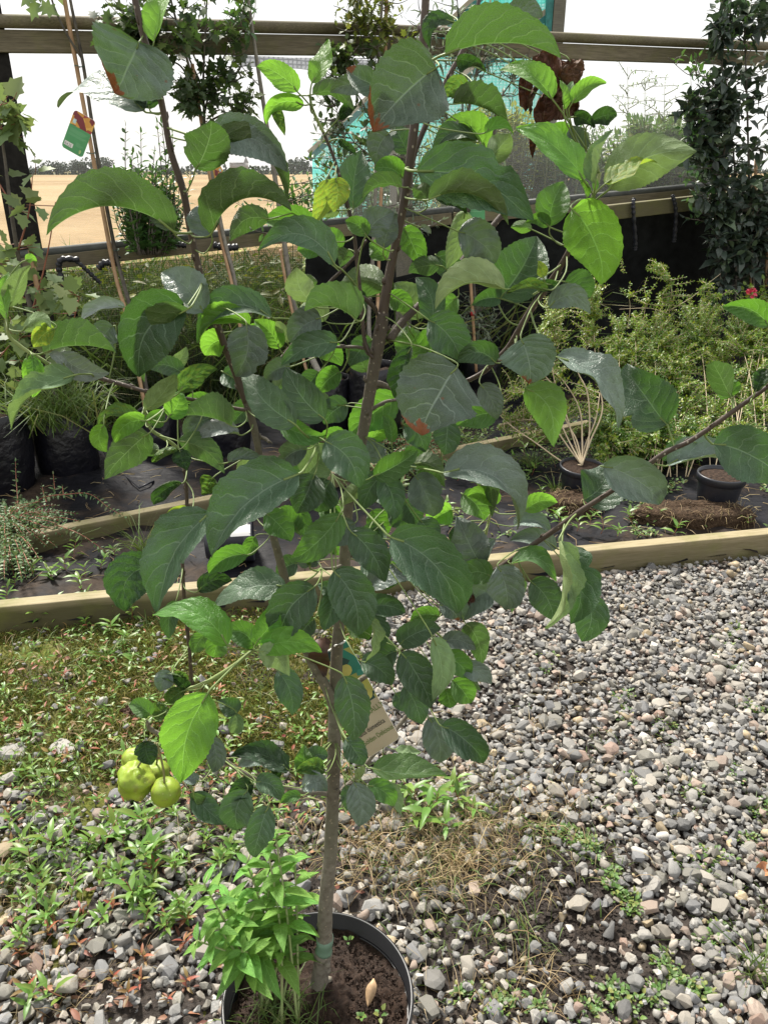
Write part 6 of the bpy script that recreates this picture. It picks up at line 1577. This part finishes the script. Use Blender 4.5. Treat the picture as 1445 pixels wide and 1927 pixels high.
for i in range(92):
    for _ in range(20):
        px, py = wr.uniform(-10, 470), wr.uniform(1180, 1925)
        if wr.random() < .45: py = wr.uniform(1560, 1760)
        if not (400 < px and py > 1660): break
    plant_at(px, py, wk, .58, 'willowherb_seedling', 'small green willowherb seedling ' + where(px, py), 'weed', 'willowherb seedlings ' + where(px, py))
for (px, py) in ((250, 1440), (270, 1560), (230, 1600), (285, 1640), (250, 1650), (200, 1600), (190, 1660), (60, 1640), (100, 1600), (285, 1755), (275, 1720), (20, 1800), (130, 1880), (310, 1620), (70, 1175), (120, 1170), (160, 1140), (60, 1100), (30, 1120), (180, 1150), (140, 1060), (160, 1100), (20, 1060), (210, 1190), (250, 1170), (10, 1178), (45, 1172), (95, 1176), (140, 1168), (175, 1164), (215, 1160), (255, 1154), (70, 1160), (20, 1150), (300, 1150), (340, 1146), (110, 1100), (75, 1070)):
    plant_at(px + wr.uniform(-6, 6), py, wk, .82, 'willowherb_seedling', 'small green willowherb seedling ' + where(px, py), 'weed', 'willowherb seedlings ' + where(px, py))
for i in range(44):
    px, py = wr.uniform(-10, 480), wr.uniform(1140, 1925)
    if px > 390 and py > 1660: continue
    plant_at(px, py, wred, .62, 'reddish_seedling', 'small reddish-leaved seedling ' + where(px, py), 'weed', 'reddish seedlings ' + where(px, py))
small = []
for i in range(6):
    r_ = random.Random(500 + i); ms = MB()
    for j in range(26):
        a = r_.uniform(0, 6.28); rad = r_.uniform(0, .03); p = Vector((rad * math.cos(a), rad * math.sin(a), r_.uniform(.002, .018)))
        d = Vector((math.cos(a), math.sin(a), r_.uniform(.0, 1.0))); ms.leaf(p, d, Vector((0, 0, 1)), r_.uniform(.008, .016), r_.uniform(.006, .011), .2)
    me = ms.mesh(); me.materials.append(LF['weed']); small.append(me)
RL, RG = 'low green rosette of weed leaves in the right hand gravel', 'weed rosettes in the gravel'
for (px, py) in ((1025, 1265), (1020, 1240), (1375, 1205), (1365, 1215), (1345, 1250), (1160, 1330), (1175, 1345), (1170, 1360), (1410, 1330), (1440, 1340), (1255, 1370), (1060, 1570), (1080, 1590), (1030, 1575), (1100, 1600), (1140, 1660), (1150, 1680), (1180, 1690), (1190, 1720), (1110, 1610), (1345, 1620), (1330, 1640), (1270, 1630), (1240, 1820), (1260, 1845), (1290, 1850), (1320, 1880), (1330, 1770), (1350, 1760), (1150, 1880), (1180, 1900), (1230, 1880), (1420, 1530), (1400, 1590), (1440, 1640), (1380, 1460), (900, 1540), (860, 1560), (930, 1900), (960, 1880), (880, 1870), (1010, 1905), (1100, 1910), (1200, 1480), (1300, 1500)):
    w_ = ('in the upper right gravel' if py < 1440 else 'at the far edge of the muddy patch' if px < 1210 and py < 1700 else 'in the gravel right of the mud' if px > 1210 and py < 1860 and py > 1500 else 'along the bottom edge of the picture' if py > 1800 else 'in the gravel between trunk and mud')
    for q in range(3): plant_at(px + wr.gauss(0, 9), py + wr.gauss(0, 7), small, .72, 'weed_rosette', 'low green rosette of weed leaves ' + w_, 'weed', 'weed rosettes ' + w_)
for (px, py) in ((760, 1510), (790, 1500), (820, 1490), (850, 1510), (810, 1540), (870, 1500), (780, 1545), (840, 1545), (750, 1480), (860, 1470), (890, 1520)):
    plant_at(px, py + 20, wk, 1.0, 'willowherb_plant', 'bright green willowherb plant in the clump right of the trunk', 'weed', 'willowherb plants right of the trunk')
# stuff: moss and short grass on the left, straw, tufts
def on_yard(x0, x1, y0, y1, test):
    def f(r_):
        px, py = r_.uniform(x0, x1), r_.uniform(y0, y1); g = G(px, py); p = Vector((g.x, g.y, 0))
        if not test(g.x, g.y, r_) or (p - FBL).dot(fnr) > -.005 or (p - Vector((pc.x, pc.y, 0))).length < .155: return None
        g.z = yard_z(g.x, g.y); return g
    return f
mossy = lambda x, y, r_: gravel_density(x, y) < .4 and x < .05 and noise.noise(Vector((x * 6, y * 6, 1))) > -.25 + r_.uniform(-.3, .3)
M_MOSS = bgleaf('moss', (.095, .115, .018), (.2, .22, .02), .2, .8, .45, (.19, .16, .03), .4)
tag(grass('moss', 52000, on_yard(-30, 680, 1080, 1470, mossy), .007, .024, .0035, M_MOSS, 66), 'yellow-green moss and fine grass covering the ground at the left', 'moss')
tag(grass('short_grass', 5200, on_yard(-30, 700, 1100, 1700, lambda x, y, r_: noise.noise(Vector((x * 7, y * 7, 5))) > .05), .02, .065, .0022, M_GRASS, 67, bend=1.8), 'short grass growing through moss and stones at the left', 'grass')
tag(grass('dry_straw', 5200, on_yard(-30, 1100, 1120, 1925, lambda x, y, r_: noise.noise(Vector((x * 5, y * 5, 9))) > .12), .02, .06, .0013, M_DRY, 68, bend=2.6), 'dry straw strands lying over the gravel', 'straw')
tag(grass('gravel_grass', 3600, on_yard(640, 1460, 1250, 1925, lambda x, y, r_: noise.noise(Vector((x * 6, y * 6, 15))) > .22 - .05 * (y < 1.3)), .012, .04, .0018, M_GRASS, 69, bend=2.0), 'sparse fine grass growing through the gravel at the right', 'grass')
r_ = random.Random(96); mg, mr_ = MB(), MB()
for i in range(3800):
    px, py = r_.uniform(-20, 660), r_.uniform(1110, 1560); g = G(px, py)
    if (g - FBL).dot(fnr) > -.01 or noise.noise(Vector((g.x * 5, g.y * 5, 3))) < r_.uniform(-.45, .15): continue
    g.z = yard_z(g.x, g.y) + r_.uniform(.004, .035); (mr_ if r_.random() < .22 else mg).leaf(g, rdir(r_, -.2, .7), Vector((0, 0, 1)) + rdir(r_) * .5, r_.uniform(.010, .030), r_.uniform(.004, .010), .2)
tag(mg.build('low_weeds', M_WH, None, kind='stuff'), 'low tangled green weeds over the mossy ground at the left', 'weeds')
tag(mr_.build('withered_weeds', M_WHR, None, kind='stuff'), 'withered reddish weed leaves over the mossy ground at the left', 'weeds')
def mid_patch(r_):
    px, py = r_.gauss(830, 130), r_.gauss(1590, 70); g = G(px, py)
    if (Vector((g.x, g.y, 0)) - Vector((pc.x, pc.y, 0))).length < .155: return None
    g.z = yard_z(g.x, g.y) + .012; return g
tag(grass('straw_patch', 1500, mid_patch, .02, .06, .0014, M_DRY, 71, bend=2.8), 'dry straw and dead grass on the bare gravel just right of the trunk', 'straw')
tag(grass('green_patch', 700, mid_patch, .012, .045, .002, M_GRASS, 72, bend=1.8), 'short green grass among straw just right of the trunk', 'grass')
def tuft(px, py, n, L0, L1, label, mat=None, z=0.0, name='grass_tuft'):
    g = G(px, py, z); r_ = random.Random(px)
    o = grass(name, n, lambda q: g + Vector((q.gauss(0, .012), q.gauss(0, .012), 0)), L0, L1, .0028, mat or M_GRASS, px, 'thing', 2.4)
    tag(o, label, 'grass', 'grass tufts')
tuft(270, 1040, 60, .06, .18, 'spiky grass tuft on the membrane between the two boards at the left', z=.03)
tuft(1420, 1840, 40, .04, .10, 'bright spiky grass tuft in the gravel at the right edge')
tuft(200, 1245, 40, .04, .09, 'grass tuft on the moss below the left end of the front board')
tuft(990, 1760, 30, .02, .06, 'short grass tuft between the big pot and the mud')
tuft(690, 1590, 40, .02, .06, 'thin dry grass tuft just right of the trunk', M_DRY)
tuft(860, 1640, 60, .02, .06, 'straw tuft on the gravel right of the trunk', M_DRY)
tuft(1130, 910, 36, .06, .16, 'grass tuft beside the smaller black pot', z=.03)
tuft(930, 870, 50, .05, .15, 'grass tuft in front of the back board', z=.03)
tuft(885, 845, 60, .05, .14, 'fresh grass tuft against the back board, right of the scorched leaf', z=.03)
tuft(1000, 880, 60, .05, .15, 'grass tuft on the membrane left of the smaller black pot', z=.03)
tuft(1045, 925, 40, .05, .12, 'grass tuft leaning over the mossy root ball', z=.03)
tuft(1180, 870, 30, .05, .12, 'grass tuft under the spreading shrub', z=.03)
for i, (px, py) in enumerate(((1160, 1010), (1190, 985), (1265, 1010), (1275, 1000), (1085, 1000), (930, 850), (880, 835), (960, 880), (1000, 895), (820, 930), (860, 905), (760, 930), (720, 960), (640, 980), (900, 920), (870, 800), (905, 825), (945, 845), (985, 860), (1010, 845), (1045, 880), (850, 870), (800, 905), (780, 950), (830, 965), (1020, 930), (1050, 990), (1110, 985), (1130, 1005), (1230, 985), (1400, 990), (40, 1090), (15, 1070), (65, 1080), (95, 1095), (130, 1080), (155, 1110), (30, 1030), (190, 1075), (215, 1050), (250, 1090), (330, 1060))):
    g = G(px, py, .03); o = bpy.data.objects.new('bed_weed', wr.choice(wk)); COL.objects.link(o); o.location = g; s = wr.uniform(.7, 1.2); o.scale = (s, s, s); o.rotation_euler = (0, 0, wr.uniform(0, 6))
    tag(o, 'small green weed growing on the black membrane bed', 'weed', 'weeds on the membrane bed')
r_ = random.Random(95); m = MB()
for i in range(12000):
    px, py = r_.uniform(620, 1445), r_.uniform(765, 1010); 
    if noise.noise(Vector((px * .012, py * .02, 4))) < -.02 + (py - 850) * .002: continue
    g = G(px, py, .03 + r_.uniform(0, .03)); m.leaf(g, rdir(r_, -.1, .8), Vector((0, 0, 1)) + rdir(r_) * .4, r_.uniform(.012, .03), r_.uniform(.007, .014), .2)
tag(m.build('bed_ground_cover', LF['weed'], None, kind='stuff'), 'low weeds spreading over the membrane bed at mid right', 'weeds')
m = MB()
for i in range(420):
    px, py = r_.uniform(0, 1445), r_.uniform(830, 1090); g = G(px, py, .04)
    if not in_front_bed(g.x, g.y): continue
    a = r_.uniform(0, 6.28); l = r_.uniform(.02, .12); d = Vector((math.cos(a), math.sin(a), 0)) * l
    m.tube([g, g + d * .5 + Vector((r_.gauss(0, .008), r_.gauss(0, .008), .006)), g + d], .0014, 4)
tag(m.build('fallen_twigs', M_DRY, None, kind='stuff'), 'dry twigs and stalks lying on the membrane', 'twigs')
m = MB()
for i in range(380):
    px, py = r_.uniform(-10, 700), r_.uniform(1120, 1925); g = G(px, py, .012)
    if (g - FBL).dot(fnr) > -.02: continue
    m.leaf(g, rdir(r_, -.1, .3), Vector((0, 0, 1)) + rdir(r_) * .5, r_.uniform(.012, .035), r_.uniform(.006, .014), .2)
tag(m.build('fallen_leaves', bgleaf('fallen_leaf', (.16, .065, .035), (.2, .08, .03), .15, .6, .5, (.28, .14, .07), .4), None, kind='stuff'), 'small brown fallen leaves on the moss and gravel at the left', 'leaves')

# ---- big willowherb in the pot
wb = thing('willowherb_clump', 'bright green leafy willowherb clump growing at the left side of the big pot', 'weed', (pc.x - .08, pc.y, .21))
wr = random.Random(23); ms, ml, mb = MB(), MB(), MB()
M_WHB = leafmat('big_willowherb_leaf', (.14, .31, .06), (.13, .26, .08), (.32, .62, .06), .34, .5, vein=.45, spec=.4)
def lance(b, d, n, L, W, droop):
    """lanceolate leaf with folded blade, 6 rows, own u, v"""
    d = d.normalized(); c = d.cross(n).normalized(); n = c.cross(d); vs, uv = [], []
    for i in range(8):
        s = i / 7; w = W * .5 * (math.sin(math.pi * min(1, s ** .75)) ** .9) if 0 < i < 7 else .0003
        p = b + d * (L * s) - n * (droop * L * s * s)
        for u in (-1, -.5, 0, .5, 1):
            vs.append(p + c * (u * w) + n * (abs(u) * w * .35)); uv.append((u * .5 + .5, s))
    fs = [(i * 5 + j, i * 5 + j + 1, i * 5 + j + 6, i * 5 + j + 5) for i in range(7) for j in range(4)]
    f = fs[5]; nf = (vs[f[1]] - vs[f[0]]).cross(vs[f[3]] - vs[f[0]])
    if nf.dot(n) < 0: fs = [tuple(reversed(q)) for q in fs]
    me = mesh(vs, fs); ul = me.uv_layers.new(name='UVMap'); li = np.zeros(len(me.loops), np.int32); me.loops.foreach_get('vertex_index', li)
    ul.data.foreach_set('uv', np.array(uv, np.float32)[li].ravel()); return me
def stem_to(px, py, top_off, base, rd=.0024):
    e = T(px, py, top_off); b = Vector(base); P = [Vector(p) for p in catmull([b, b.lerp(e, .5) + Vector((wr.gauss(0, .01), wr.gauss(0, .01), .02)), e], 6)]
    m = MB(); m.tube(P, [rd * (1 - .5 * i / len(P)) for i in range(len(P))], 6); m.build('stem', M_SHOOT, wb)
    N_ = len(P); ang = wr.uniform(0, 3)
    Ls = [.50, .62, .73, .83, .91, .96, 1.0]
    for t in Ls:
        p = P[min(N_ - 1, int(t * (N_ - 1)))]; ax = (P[-1] - P[0]).normalized(); a0 = ax.orthogonal().normalized(); b0 = ax.cross(a0)
        l = .055 * (1.05 - .5 * max(0, t - .65) / .35) * wr.uniform(.85, 1.2)
        for q in (0, math.pi):
            a = ang + q + wr.uniform(-.25, .25); d = (a0 * math.cos(a) + b0 * math.sin(a)) * 1.0 + ax * (.25 + .55 * max(0, t - .6))
            o = link('leaf', lance(p, d, ax + Vector((0, -.15, .2)), l, l * .37, wr.uniform(.1, .5)), M_WHB); setparent(o, wb)
        ang += 1.57
    m = MB(); d = rdir(wr, .3, 1); m.tube([P[-1], P[-1] + d * .008, P[-1] + d * .016], [.0012, .0018, .0006], 6); m.build('bud', M_SHOOT, wb)
base0 = Vector((pc.x - .075, pc.y + .005, .212))
for (px, py, off) in ((520, 1580, .06), (465, 1625, .05), (555, 1610, .07), (385, 1665, .0), (430, 1690, .02), (505, 1680, .03), (548, 1705, .05), (470, 1735, -.01), (415, 1750, -.03), (372, 1770, -.05), (455, 1790, -.05), (525, 1760, .0), (495, 1555, .07)):
    stem_to(px, py, off, base0 + Vector((wr.gauss(0, .02), wr.gauss(0, .025), 0)))
# ---- small weeds, dry leaf in the pot
o = grass('pot_grass', 190, lambda q: Vector((pc.x - .055 + q.gauss(0, .035), pc.y - .03 + q.gauss(0, .03), .214)), .02, .06, .0016, M_GRASS, 99, 'thing', 2.0)
tag(o, 'fine grassy seedlings in the soil of the big pot', 'grass')
for (px, py, n, lb) in ((655, 1772, 9, 'tiny clover-leaved seedling by the trunk in the pot'), (680, 1915, 14, 'round-leaved seedling at the front of the pot'), (715, 1910, 12, 'small green seedling near the right rim of the pot')):
    g = G(px, py, .222); m = MB()
    for i in range(n // 2):
        a = i * 2.4; d = Vector((math.cos(a), math.sin(a), wr.uniform(.2, 1.2))); p = g + d * wr.uniform(.001, .006); m.leaf(p, d, Vector((0, 0, 1)), wr.uniform(.006, .012), wr.uniform(.005, .009), .1)
    tag(m.build('seedling', LF['weed'], None), lb, 'weed', 'seedlings in the big pot')
dlf = thing('dry_leaf', 'curled tan dry leaf lying on the soil of the big pot', 'leaf', tuple(G(700, 1868, .225)))
m = MB(); a_, b_ = G(703, 1845, .235), G(692, 1892, .222); vs = []
for i in range(9):
    s = i / 8; w = .0085 * math.sin(math.pi * min(.999, max(.03, s)) ** .8)
    for u in (-1, -.4, .4, 1): vs.append(a_.lerp(b_, s) + Vector((u * w, 0, .006 * (1 - u * u) + .004 * math.sin(s * 5))))
m.add(vs, [(i * 4 + j, i * 4 + j + 1, i * 4 + j + 5, i * 4 + j + 4) for i in range(8) for j in range(3)])
m.build('blade', simple('tan_leaf', (.38, .25, .14), .6, .3, 90), dlf)
br = thing('dead_leaf', 'large curled orange-brown dead leaf on the gravel at the right edge', 'leaf', tuple(G(1440, 1660)))
m = MB(); g = G(1443, 1655); vs = []
for i in range(11):
    s = i / 10; w = .028 * math.sin(math.pi * min(.999, max(.03, s)) ** .8)
    for u in (-1, -.5, 0, .5, 1): vs.append(g + Vector((-.03 + .07 * s, u * w * .6, .012 + .016 * abs(u) + .012 * math.sin(s * 4 + u))))
m.add(vs, [(i * 5 + j, i * 5 + j + 1, i * 5 + j + 6, i * 5 + j + 5) for i in range(10) for j in range(4)])
m.build('blade', simple('orange_leaf', (.34, .14, .055), .55, .4, 60), br)
